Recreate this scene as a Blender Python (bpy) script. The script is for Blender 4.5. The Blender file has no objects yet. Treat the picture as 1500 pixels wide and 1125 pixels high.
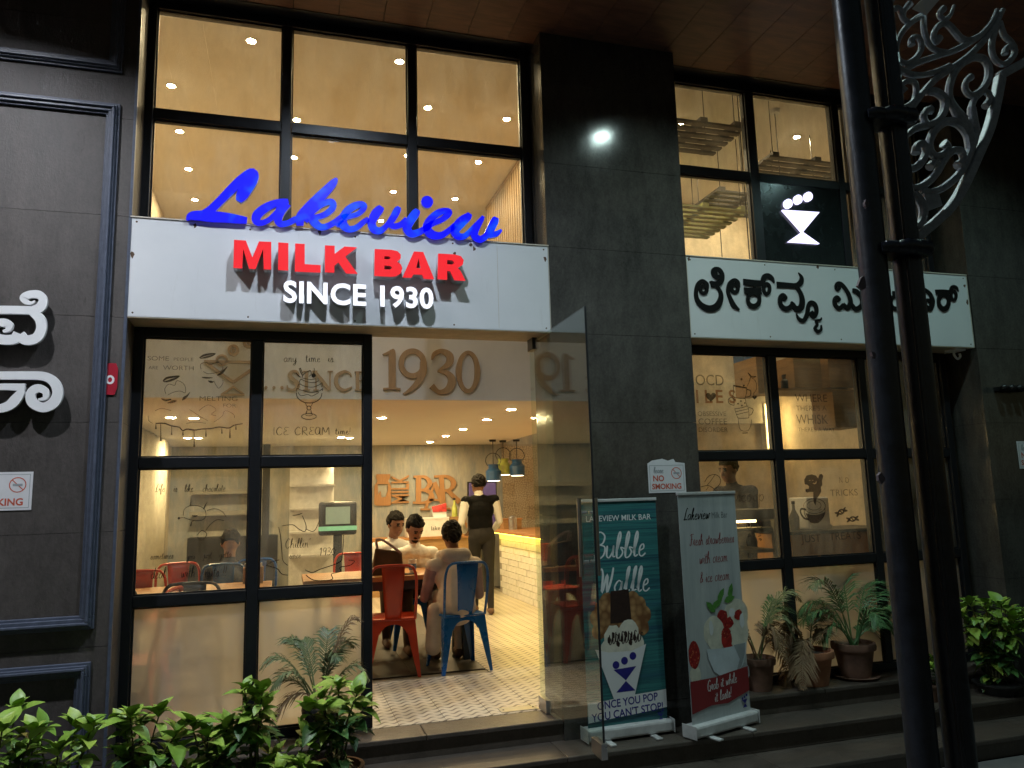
import bpy, bmesh, math, random
import numpy as np
from mathutils import Vector, Matrix
R = math.radians
rng = random.Random(11)
scn = bpy.context.scene
col = scn.collection

# ------------------------------------------------------------------ camera, sky, exposure
F_PX = 1114.05
YAW, PITCH, ROLL = R(16.6368), R(8.4863), R(-1.6246)
CAM = np.array([0.0, -5.0, 1.385])
_cy, _sy, _cp, _sp = math.cos(YAW), math.sin(YAW), math.cos(PITCH), math.sin(PITCH)
FW = np.array([_sy*_cp, _cy*_cp, _sp]); _rt = np.array([_cy, -_sy, 0.0]); _up = np.cross(_rt, FW)
RT = math.cos(ROLL)*_rt + math.sin(ROLL)*_up
UP = -math.sin(ROLL)*_rt + math.cos(ROLL)*_up
cam_data = bpy.data.cameras.new('camera'); cam = bpy.data.objects.new('camera', cam_data); col.objects.link(cam)
cam.matrix_world = Matrix(((RT[0], UP[0], -FW[0], CAM[0]), (RT[1], UP[1], -FW[1], CAM[1]), (RT[2], UP[2], -FW[2], CAM[2]), (0, 0, 0, 1)))
cam_data.sensor_fit = 'HORIZONTAL'; cam_data.sensor_width = 36.0; cam_data.lens = 36.0*F_PX/1500.0
cam_data.clip_start = 0.05; cam_data.clip_end = 500
scn.camera = cam

world = bpy.data.worlds.new('World'); scn.world = world; world.use_nodes = True
_wn = world.node_tree.nodes; _wl = world.node_tree.links
_sky = _wn.new('ShaderNodeTexSky'); _sky.sky_type = 'NISHITA'; _sky.sun_disc = False
_sky.sun_elevation = R(3.0); _sky.sun_rotation = R(0.0)
_wl.new(_sky.outputs[0], _wn['Background'].inputs[0]); _wn['Background'].inputs[1].default_value = 0.034
scn.view_settings.view_transform = 'Standard'; scn.view_settings.look = 'None'
scn.view_settings.exposure = 0.0; scn.view_settings.gamma = 1.0
scn.cycles.max_bounces = 7; scn.cycles.transparent_max_bounces = 20
scn.cycles.diffuse_bounces = 4; scn.cycles.glossy_bounces = 3; scn.cycles.transmission_bounces = 4
scn.cycles.use_adaptive_sampling = True; scn.cycles.adaptive_threshold = 0.02
scn.cycles.sample_clamp_indirect = 4.0; scn.cycles.use_denoising = True
scn.cycles.caustics_reflective = False; scn.cycles.caustics_refractive = False

# ------------------------------------------------------------------ pixel -> place helpers
def ray(x, y): return FW + (x-750)/F_PX*RT + (562.5-y)/F_PX*UP
def on_y(x, y, Y):
    d = ray(x, y); t = (Y-CAM[1])/d[1]; p = CAM+t*d; return Vector((p[0], Y, p[2]))
def on_z(x, y, Z):
    d = ray(x, y); t = (Z-CAM[2])/d[2]; p = CAM+t*d; return Vector((p[0], p[1], Z))
def px_m(x, y, Y): return (on_y(x+1, y, Y)-on_y(x, y, Y)).length     # metres for one photo pixel

# ------------------------------------------------------------------ materials
class NT:
    def __init__(s, name):
        s.m = bpy.data.materials.new(name); s.m.use_nodes = True
        s.n = s.m.node_tree.nodes; s.l = s.m.node_tree.links
        s.b = s.n['Principled BSDF']; s.out = s.n['Material Output']
    def node(s, t, **kw):
        n = s.n.new(t)
        for k, v in kw.items():
            if k.startswith('i_'):
                n.inputs[int(k[2:])].default_value = v
            else: setattr(n, k, v)
        return n
    def link(s, a, b): s.l.new(a, b)
    def val(s, a):
        return a
    def math(s, op, a, b=None, c=None):
        n = s.n.new('ShaderNodeMath'); n.operation = op
        for i, v in enumerate((a, b, c)):
            if v is None: continue
            if isinstance(v, (int, float)): n.inputs[i].default_value = v
            else: s.l.new(v, n.inputs[i])
        return n.outputs[0]
    def mix(s, fac, a, b):
        n = s.n.new('ShaderNodeMix'); n.data_type = 'RGBA'
        for i, v in ((0, fac), (6, a), (7, b)):
            if isinstance(v, (int, float)): n.inputs[i].default_value = v
            elif isinstance(v, (tuple, list)): n.inputs[i].default_value = (*v[:3], 1)
            else: s.l.new(v, n.inputs[i])
        return n.outputs[2]
    def coords(s, kind='Object'):
        return s.n.new('ShaderNodeTexCoord').outputs[kind]
    def noise(s, scale, detail=4, rough=0.6, vec=None, stretch=None):
        n = s.n.new('ShaderNodeTexNoise'); n.inputs['Scale'].default_value = scale
        n.inputs['Detail'].default_value = detail; n.inputs['Roughness'].default_value = rough
        v = vec if vec is not None else s.coords()
        if stretch:
            mp = s.n.new('ShaderNodeMapping'); mp.inputs['Scale'].default_value = stretch
            s.l.new(v, mp.inputs[0]); v = mp.outputs[0]
        s.l.new(v, n.inputs['Vector']); return n.outputs[0]
    def ramp(s, v, lo, hi):
        n = s.n.new('ShaderNodeMapRange'); n.inputs[1].default_value = lo; n.inputs[2].default_value = hi
        s.l.new(v, n.inputs[0]); return n.outputs[0]
    def bump(s, v, strength=0.3, dist=0.01):
        n = s.n.new('ShaderNodeBump'); n.inputs['Strength'].default_value = strength; n.inputs['Distance'].default_value = dist
        s.l.new(v, n.inputs['Height']); s.l.new(n.outputs[0], s.b.inputs['Normal'])
    def base(s, c):
        if isinstance(c, tuple): s.b.inputs['Base Color'].default_value = (*c, 1)
        else: s.l.new(c, s.b.inputs['Base Color'])

M = {}
def mk(name, c, rough=0.6, metal=0.0, var=0.18, scale=12.0, bump=0.0, stretch=None, spec=0.5, emit=None, es=0.0, rvar=0.1):
    t = NT(name)
    nz = t.noise(scale, 5, 0.65, stretch=stretch)
    f = t.ramp(nz, 0.25, 0.75)
    lo = tuple(max(0, x*(1-var)) for x in c); hi = tuple(min(1, x*(1+var)) for x in c)
    t.base(t.mix(f, lo, hi))
    t.b.inputs['Metallic'].default_value = metal; t.b.inputs['Specular IOR Level'].default_value = spec
    r = t.math('ADD', t.math('MULTIPLY', f, rvar), rough-rvar/2); t.link(r, t.b.inputs['Roughness'])
    if bump: t.bump(nz, bump, 0.01)
    if emit:
        t.b.inputs['Emission Color'].default_value = (*emit, 1); t.b.inputs['Emission Strength'].default_value = es
    M[name] = t.m; return t.m

def mk_glass(name, tint=(0.97, 0.985, 0.97), film=0.0, filmcol=(0.8, 0.8, 0.75), boost=1.0, refl=0.93):
    t = NT(name); t.n.remove(t.b)
    lw = t.node('ShaderNodeLayerWeight'); lw.inputs[0].default_value = 0.5
    p = t.math('POWER', lw.outputs['Facing'], 5.0)
    fr = t.math('ADD', t.math('MULTIPLY', p, refl), 0.045*boost)
    tr = t.node('ShaderNodeBsdfTransparent'); tr.inputs[0].default_value = (*tint, 1)
    gl = t.node('ShaderNodeBsdfGlossy'); gl.inputs[0].default_value = (1, 1, 1, 1); gl.inputs[1].default_value = 0.012
    mx = t.node('ShaderNodeMixShader'); t.link(fr, mx.inputs[0]); t.link(tr.outputs[0], mx.inputs[1]); t.link(gl.outputs[0], mx.inputs[2])
    o = mx.outputs[0]
    if film:
        df = t.node('ShaderNodeBsdfDiffuse'); df.inputs[0].default_value = (*filmcol, 1)
        tl = t.node('ShaderNodeBsdfTranslucent'); tl.inputs[0].default_value = (*filmcol, 1)
        m1 = t.node('ShaderNodeMixShader'); m1.inputs[0].default_value = 0.5
        t.link(df.outputs[0], m1.inputs[1]); t.link(tl.outputs[0], m1.inputs[2])
        m2 = t.node('ShaderNodeMixShader')
        nz = t.noise(5.0, 6, 0.7, stretch=(1, 1, 0.35)); fz = t.ramp(nz, 0.35, 0.85)
        t.link(t.math('MULTIPLY', fz, film), m2.inputs[0]); t.link(o, m2.inputs[1]); t.link(m1.outputs[0], m2.inputs[2]); o = m2.outputs[0]
    t.link(o, t.out.inputs[0]); M[name] = t.m

def mk_frost(name):
    t = NT(name); t.n.remove(t.b)
    rf = t.node('ShaderNodeBsdfRefraction'); rf.inputs['Color'].default_value = (1.0, 0.99, 0.96, 1)
    rf.inputs['IOR'].default_value = 1.12; rf.inputs['Roughness'].default_value = 0.33
    tl = t.node('ShaderNodeBsdfTranslucent'); tl.inputs[0].default_value = (0.98, 0.96, 0.92, 1)
    df = t.node('ShaderNodeBsdfDiffuse'); df.inputs[0].default_value = (0.7, 0.7, 0.68, 1)
    m1 = t.node('ShaderNodeMixShader'); m1.inputs[0].default_value = 0.34
    t.link(rf.outputs[0], m1.inputs[1]); t.link(tl.outputs[0], m1.inputs[2])
    m2 = t.node('ShaderNodeMixShader')
    nz = t.noise(3.0, 6, 0.7, stretch=(1, 1, 0.4)); t.link(t.math('MULTIPLY', t.ramp(nz, 0.3, 0.8), 0.30), m2.inputs[0])
    t.link(m1.outputs[0], m2.inputs[1]); t.link(df.outputs[0], m2.inputs[2])
    t.link(m2.outputs[0], t.out.inputs[0]); M[name] = t.m

def mk_emit(name, c, s, c2=None, nscale=6.0, rg=(0.42, 0.72), dim=0.8):
    t = NT(name)
    t.base((dim*c[0]+.01, dim*c[1]+.01, dim*c[2]+.01)); t.b.inputs['Roughness'].default_value = 0.35
    if c2:
        f = t.ramp(t.noise(nscale, 2, 0.5), *rg); t.link(t.mix(f, c, c2), t.b.inputs['Emission Color'])
    else: t.b.inputs['Emission Color'].default_value = (*c, 1)
    t.b.inputs['Emission Strength'].default_value = s; M[name] = t.m

def mk_granite(name, c, c2, rough, bump=0.5, rv=0.3):
    t = NT(name); v = t.coords()
    mp = t.node('ShaderNodeMapping'); mp.inputs['Rotation'].default_value = (0, R(38), 0); mp.inputs['Scale'].default_value = (1.0, 1.0, 0.28); t.link(v, mp.inputs[0])
    n1 = t.noise(2.2, 8, 0.7, vec=v); n2 = t.noise(70.0, 3, 0.6, vec=v); n3 = t.noise(11.0, 7, 0.78, vec=mp.outputs[0])
    f = t.math('ADD', t.math('MULTIPLY', t.ramp(n1, .32, .68), .40), t.math('ADD', t.math('MULTIPLY', t.ramp(n2, .3, .7), .25), t.math('MULTIPLY', t.ramp(n3, .38, .64), .35)))
    dk = t.ramp(n3, 0.60, 0.70)
    t.base(t.mix(t.math('MULTIPLY', dk, 0.6), t.mix(f, c, c2), tuple(x*0.35 for x in c)))
    t.link(t.math('ADD', t.math('MULTIPLY', n3, rv), rough-rv*0.4), t.b.inputs['Roughness'])
    t.bump(t.math('ADD', n3, t.math('MULTIPLY', n2, 0.3)), bump, 0.008); M[name] = t.m

mk_granite('slab_brown', (0.034, 0.030, 0.028), (0.105, 0.091, 0.084), 0.52)
mk_granite('slab_grey', (0.026, 0.025, 0.023), (0.105, 0.099, 0.088), 0.12, bump=0.06, rv=0.06)
mk_granite('step_stone', (0.040, 0.033, 0.027), (0.115, 0.094, 0.076), 0.34)
mk('grout', (0.012, 0.011, 0.010), 0.9)
mk('moulding_blue', (0.075, 0.09, 0.13), 0.42, var=0.25, scale=25)
mk('frame_black', (0.008, 0.009, 0.012), 0.38, var=0.3, scale=30)
mk('soffit_wood', (0.16, 0.075, 0.045), 0.5, var=0.45, scale=5, stretch=(1, 6, 1), bump=0.1)
def mk_sign():
    t = NT('sign_white'); v = t.coords(); n1 = t.noise(1.5, 5, 0.6, vec=v); n2 = t.noise(38.0, 4, 0.7, vec=v); n3 = t.noise(5.0, 6, 0.75, vec=v, stretch=(3, 1, 0.35))
    a = t.mix(t.ramp(n1, .3, .7), (0.64, 0.66, 0.68), (0.73, 0.74, 0.75)); a = t.mix(t.math('MULTIPLY', t.ramp(n3, .60, .78), .30), a, (0.40, 0.38, 0.34)); a = t.mix(t.math('MULTIPLY', t.ramp(n2, .72, .78), .6), a, (0.22, 0.20, 0.17))
    t.base(a); t.b.inputs['Roughness'].default_value = 0.45; M['sign_white'] = t.m
mk_sign()
mk('sign_edge', (0.55, 0.50, 0.42), 0.6, var=0.2, scale=20)
mk('under_sign', (0.45, 0.38, 0.28), 0.7)
mk('letter_side', (0.55, 0.55, 0.58), 0.4)
mk('wall_white', (0.74, 0.72, 0.69), 0.75, var=0.06, scale=3)
mk('ceil_white', (0.78, 0.74, 0.68), 0.8, var=0.03, scale=2)
mk('wall_cream', (0.66, 0.57, 0.43), 0.8, var=0.26, scale=5, bump=0.15)
mk('dark_screen_brown', (0.055, 0.038, 0.026), 0.5, var=0.35, scale=5, stretch=(6, 1, 1))
mk('wood_letter', (0.33, 0.165, 0.065), 0.55, var=0.2, scale=8, stretch=(6, 1, 1))
mk('wood_letter_pale', (0.40, 0.26, 0.14), 0.55, var=0.2, scale=8, stretch=(6, 1, 1))
mk('wood_top', (0.42, 0.20, 0.075), 0.42, var=0.25, scale=6, stretch=(1, 8, 1))
mk('wood_box', (0.36, 0.21, 0.085), 0.55, var=0.25, scale=5, stretch=(1, 1, 7))
mk('slat_wood', (0.26, 0.17, 0.085), 0.6, var=0.3, scale=6)
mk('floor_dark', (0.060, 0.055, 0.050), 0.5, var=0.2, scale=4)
mk('floor_wood', (0.35, 0.25, 0.15), 0.6)
mk('pavement', (0.11, 0.11, 0.105), 0.8, var=0.3, scale=8, bump=0.3)
mk('asphalt', (0.045, 0.045, 0.047), 0.85, var=0.3, scale=30, bump=0.3)
mk('steel', (0.55, 0.55, 0.56), 0.3, metal=1.0, var=0.08)
mk('dark_steel', (0.05, 0.055, 0.06), 0.4, metal=0.6)
mk('post_paint', (0.012, 0.015, 0.022), 0.36, var=0.6, scale=16, bump=0.3)
mk('iron_grey', (0.27, 0.30, 0.34), 0.5, var=0.4, scale=30, bump=0.35)
mk('print_black', (0.006, 0.006, 0.006), 0.45, spec=0.2)
def mk_print(name, c, a):
    t = NT(name); t.n.remove(t.b); d = t.node('ShaderNodeBsdfDiffuse'); d.inputs[0].default_value = (*c, 1); tr_ = t.node('ShaderNodeBsdfTransparent'); m = t.node('ShaderNodeMixShader'); m.inputs[0].default_value = a
    t.link(tr_.outputs[0], m.inputs[1]); t.link(d.outputs[0], m.inputs[2]); t.link(m.outputs[0], t.out.inputs[0]); M[name] = t.m
mk_print('print_brown', (0.09, 0.05, 0.035), 0.58); mk_print('print_line', (0.03, 0.025, 0.022), 0.66)
mk('paper', (0.70, 0.70, 0.72), 0.7, var=0.06)
mk('red_print', (0.55, 0.10, 0.05), 0.6)
mk('chair_red', (0.50, 0.045, 0.015), 0.30, var=0.12, scale=6)
mk('chair_blue', (0.010, 0.115, 0.40), 0.28, var=0.15, scale=6)
mk('chair_black', (0.010, 0.012, 0.02), 0.35)
mk('brick_white', (0.74, 0.72, 0.66), 0.55, var=0.10, scale=9, bump=0.15)
mk('mortar', (0.34, 0.31, 0.26), 0.9)
mk('skin', (0.22, 0.105, 0.060), 0.5, var=0.1)
mk('hair', (0.006, 0.005, 0.004), 0.75, var=0.3, scale=80, bump=0.6, spec=0.15)
mk('shirt_white', (0.72, 0.70, 0.64), 0.85, var=0.10, scale=9, bump=0.9, spec=0.12)
mk('vest_black', (0.005, 0.005, 0.005), 0.9, bump=0.4, spec=0.12)
mk('trouser_grey', (0.028, 0.026, 0.025), 0.85, bump=0.2, spec=0.12)
mk('trouser_brown', (0.10, 0.065, 0.045), 0.85, bump=0.2, spec=0.12)
mk('top_beige', (0.58, 0.50, 0.43), 0.9, var=0.15, scale=9, bump=0.9, spec=0.12)
mk('top_mauve', (0.34, 0.25, 0.26), 0.9, bump=0.3, spec=0.12)
mk('shirt_dark', (0.045, 0.046, 0.055), 0.9, bump=0.3, spec=0.12)
mk('shoe', (0.12, 0.06, 0.035), 0.5)
mk('eye_dark', (0.01, 0.008, 0.007), 0.3)
mk('terracotta', (0.33, 0.135, 0.065), 0.8, var=0.3, scale=12, bump=0.2)
mk('terracotta_old', (0.16, 0.085, 0.055), 0.85, var=0.5, scale=9, bump=0.3)
mk('soil', (0.030, 0.020, 0.014), 0.95, var=0.4, scale=50, bump=0.8)
mk('pot_black', (0.012, 0.012, 0.012), 0.5)
mk('stem', (0.065, 0.06, 0.025), 0.7)
mk('dry_frond', (0.20, 0.13, 0.065), 0.8, var=0.3)
mk('water_jar', (0.10, 0.22, 0.16), 0.2, var=0.1)
mk('can_blue', (0.02, 0.075, 0.19), 0.35)
mk('can_lime', (0.42, 0.46, 0.10), 0.35)
mk('screen_violet', (0.09, 0.07, 0.26), 0.4)
mk('box_white', (0.72, 0.70, 0.68), 0.6)
mk('glass_dark', (0.012, 0.018, 0.018), 0.2)
mk('red_board', (0.38, 0.012, 0.03), 0.4)
mk('chalk', (0.20, 0.19, 0.16), 0.8, var=0.25, scale=4)
mk('chalk_mark', (0.62, 0.60, 0.40), 0.9)
mk('blue_paint', (0.07, 0.17, 0.42), 0.6)
mk('plastic_black', (0.012, 0.012, 0.013), 0.4)
mk('pallet', (0.11, 0.105, 0.10), 0.7, var=0.25, scale=8)
mk('pallet_lime', (0.34, 0.35, 0.16), 0.7, var=0.25, scale=8)
mk('curtain', (0.50, 0.46, 0.38), 0.9)
mk('banner_base', (0.62, 0.62, 0.62), 0.35, metal=0.2)
mk('p_white', (0.76, 0.77, 0.78), 0.55, var=0.03)
mk('p_bowl', (0.60, 0.66, 0.72), 0.5, var=0.20, scale=5)
mk('p_cream', (0.70, 0.67, 0.56), 0.55, var=0.22, scale=14)
mk('p_red', (0.42, 0.020, 0.018), 0.5, var=0.5, scale=22)
mk('p_maroon', (0.26, 0.022, 0.026), 0.5, var=0.1)
mk('p_navy', (0.020, 0.018, 0.22), 0.5)
def mk_bubbly(name, c, c2, scale, lo, hi, rough=0.5, dots=None):
    t = NT(name); v = t.coords(); vo = t.node('ShaderNodeTexVoronoi'); vo.inputs['Scale'].default_value = scale; t.link(v, vo.inputs[0]); n = t.noise(scale*0.4, 4, 0.6, vec=v)
    a = t.mix(t.ramp(vo.outputs['Distance'], lo, hi), c, c2); a = t.mix(t.math('MULTIPLY', t.ramp(n, .3, .75), .55), a, tuple(x*0.5 for x in c2))
    if dots: a = t.mix(t.math('LESS_THAN', vo.outputs['Distance'], 0.16), a, dots)
    t.base(a); t.b.inputs['Roughness'].default_value = rough; M[name] = t.m
mk_bubbly('p_waffle', (0.62, 0.36, 0.15), (0.20, 0.085, 0.03), 22, 0.1, 0.75)
mk_bubbly('p_berry', (0.55, 0.03, 0.025), (0.25, 0.008, 0.01), 55, 0.1, 0.8, dots=(0.65, 0.35, 0.12))
mk('p_choc', (0.030, 0.014, 0.010), 0.5, var=0.5, scale=60)
mk('p_leaf', (0.09, 0.26, 0.05), 0.5, var=0.4, scale=60)
mk('p_shade', (0.33, 0.36, 0.38), 0.5)
mk('p_grey', (0.15, 0.16, 0.17), 0.5)
mk('rust', (0.10, 0.055, 0.03), 0.8, var=0.4, scale=60)
mk('scuff', (0.10, 0.08, 0.10), 0.6)
mk_glass('glass', film=0.20)
mk_glass('glass_door', tint=(0.90, 0.95, 0.92), boost=1.0, refl=0.8)
mk_frost('frosted')
mk_emit('em_blue', (0.0, 0.0, 1.0), 1.0, (0.0, 0.12, 1.0), 9.0, (0.54, 0.80), 0.02)
mk_emit('em_red', (0.95, 0.018, 0.028), 0.95, dim=0.04)
mk_emit('em_white', (0.90, 0.92, 1.0), 1.0)
mk_emit('em_logo', (0.72, 0.68, 1.0), 1.9)
mk_emit('lens_warm', (1.0, 0.75, 0.37), 1000.0)
mk_emit('lens_high', (1.0, 0.79, 0.46), 1750.0)
mk_emit('lens_cool', (0.76, 0.87, 1.0), 2650.0)
mk_emit('lens_left', (0.90, 0.93, 1.0), 4000.0)
mk_emit('lens_green', (0.72, 0.96, 0.90), 1350.0)
mk_emit('lens_right', (0.60, 0.96, 0.92), 900.0)
mk_emit('led_yellow', (1.0, 0.74, 0.08), 17.0)
mk_emit('led_case', (1.0, 0.68, 0.26), 14.0)
mk_emit('pos_screen', (0.45, 0.55, 0.38), 0.35, dim=0.3)
mk_emit('pos_green', (0.35, 0.8, 0.42), 0.5, dim=0.3)
mk_emit('can_lamp', (1.0, 0.8, 0.5), 9.0)

def mk_leaf(name, c, c2, yellow=0.0):
    t = NT(name); oi = t.node('ShaderNodeObjectInfo'); v = t.coords()
    n = t.noise(25.0, 3, 0.6, vec=v)
    a = t.mix(oi.outputs['Random'], c, c2); a = t.mix(t.math('MULTIPLY', t.ramp(n, .35, .75), 0.5), a, tuple(x*0.4 for x in c))
    t.base(a); t.b.inputs['Roughness'].default_value = 0.42
    t.b.inputs['Subsurface Weight'].default_value = 0.0
    t.bump(n, 0.3, 0.004); M[name] = t.m
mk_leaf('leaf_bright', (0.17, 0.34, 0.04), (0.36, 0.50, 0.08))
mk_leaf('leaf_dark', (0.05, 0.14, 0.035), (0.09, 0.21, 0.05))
mk_leaf('leaf_yellow', (0.30, 0.26, 0.06), (0.20, 0.26, 0.05))
mk_leaf('frond_green', (0.07, 0.17, 0.06), (0.11, 0.23, 0.08))
mk_leaf('frond_olive', (0.12, 0.17, 0.075), (0.16, 0.20, 0.09))

def mk_floor_tile():
    t = NT('floor_tile'); v = t.coords()
    sp = t.node('ShaderNodeSeparateXYZ'); t.link(v, sp.inputs[0])
    u = t.math('MULTIPLY', t.math('ADD', sp.outputs[0], 1.0), 1/0.1)
    w = t.math('MULTIPLY', t.math('ADD', sp.outputs[1], 1.0), 1/0.075)
    row = t.math('FLOOR', w)
    sh = t.math('MULTIPLY', t.math('MODULO', row, 2.0), 0.0)
    pu = t.math('SUBTRACT', t.math('FRACT', t.math('ADD', u, sh)), 0.5)
    pv = t.math('SUBTRACT', t.math('FRACT', w), 0.5)
    s = t.math('MULTIPLY', t.math('SINE', t.math('MULTIPLY', pu, 5.6)), 0.30)
    d = t.math('ABSOLUTE', t.math('SUBTRACT', pv, s))
    th = t.math('MULTIPLY', t.math('COSINE', t.math('MULTIPLY', pu, 3.1)), 0.19)
    mark = t.math('LESS_THAN', d, th)
    oi = t.node('ShaderNodeObjectInfo')
    n = t.noise(8, 4, 0.6, vec=v)
    basec = t.mix(oi.outputs['Random'], (0.60, 0.54, 0.44), (0.68, 0.62, 0.51)); basec = t.mix(t.math('MULTIPLY', n, 0.3), basec, (0.46, 0.40, 0.31))
    t.base(t.mix(t.math('MULTIPLY', mark, 0.85), basec, (0.13, 0.105, 0.085))); t.b.inputs['Roughness'].default_value = 0.3
    M['floor_tile'] = t.m
mk_floor_tile()

def mk_plaster():
    t = NT('plaster_blue'); v = t.coords()
    n1 = t.noise(2.2, 6, 0.7, vec=v, stretch=(1.6, 1, 0.5)); n2 = t.noise(7.0, 5, 0.7, vec=v, stretch=(2, 1, 0.35))
    a = t.mix(t.ramp(n1, 0.35, 0.65), (0.42, 0.38, 0.31), (0.22, 0.25, 0.27))
    a = t.mix(t.math('MULTIPLY', t.ramp(n2, 0.5, 0.75), 0.6), a, (0.52, 0.49, 0.43)); t.base(a)
    t.b.inputs['Roughness'].default_value = 0.85; t.bump(n2, 0.2, 0.01); M['plaster_blue'] = t.m
mk_plaster()

def mk_deco():
    t = NT('deco_tile'); v = t.coords()
    sp = t.node('ShaderNodeSeparateXYZ'); t.link(v, sp.inputs[0])
    oi = t.node('ShaderNodeObjectInfo')
    x = t.math('MULTIPLY', sp.outputs[0], 1/0.2); z = t.math('MULTIPLY', sp.outputs[2], 1/0.2)
    r = t.math('SQRT', t.math('ADD', t.math('MULTIPLY', x, x), t.math('MULTIPLY', z, z)))
    a = t.math('ARCTAN2', z, x)
    pet = t.math('MULTIPLY', t.math('SINE', t.math('MULTIPLY', a, 8.0)), 0.1)
    k = t.math('SINE', t.math('MULTIPLY', t.math('ADD', r, pet), t.math('ADD', 18.0, t.math('MULTIPLY', oi.outputs['Random'], 16.0))))
    f = t.math('GREATER_THAN', k, 0.1)
    c1 = t.mix(oi.outputs['Random'], (0.42, 0.33, 0.22), (0.52, 0.45, 0.34)); t.base(t.mix(t.math('MULTIPLY', f, 0.7), c1, (0.22, 0.16, 0.11)))
    t.b.inputs['Roughness'].default_value = 0.5; M['deco_tile'] = t.m
mk_deco()

def mk_banner(name, kind):
    t = NT(name); v = t.coords()
    sp = t.node('ShaderNodeSeparateXYZ'); t.link(v, sp.inputs[0])
    if kind == 'teal':
        n = t.noise(1.0, 6, 0.75, vec=v, stretch=(1.2, 1, 60)); n2 = t.noise(1.0, 3, 0.6, vec=v, stretch=(0.6, 1, 24))
        a = t.mix(t.ramp(n, 0.35, 0.68), (0.012, 0.055, 0.085), (0.055, 0.28, 0.26)); a = t.mix(t.math('MULTIPLY', t.ramp(n2, .5, .8), .6), a, (0.02, 0.05, 0.16))
    else:
        n = t.noise(1.0, 6, 0.7, vec=v, stretch=(14, 1, 1.5)); a = t.mix(t.ramp(n, 0.35, 0.75), (0.40, 0.43, 0.45), (0.58, 0.60, 0.60))
    t.base(a); t.b.inputs['Roughness'].default_value = 0.5; M[name] = t.m
mk_banner('banner_teal', 'teal'); mk_banner('banner_white', 'white')

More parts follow.
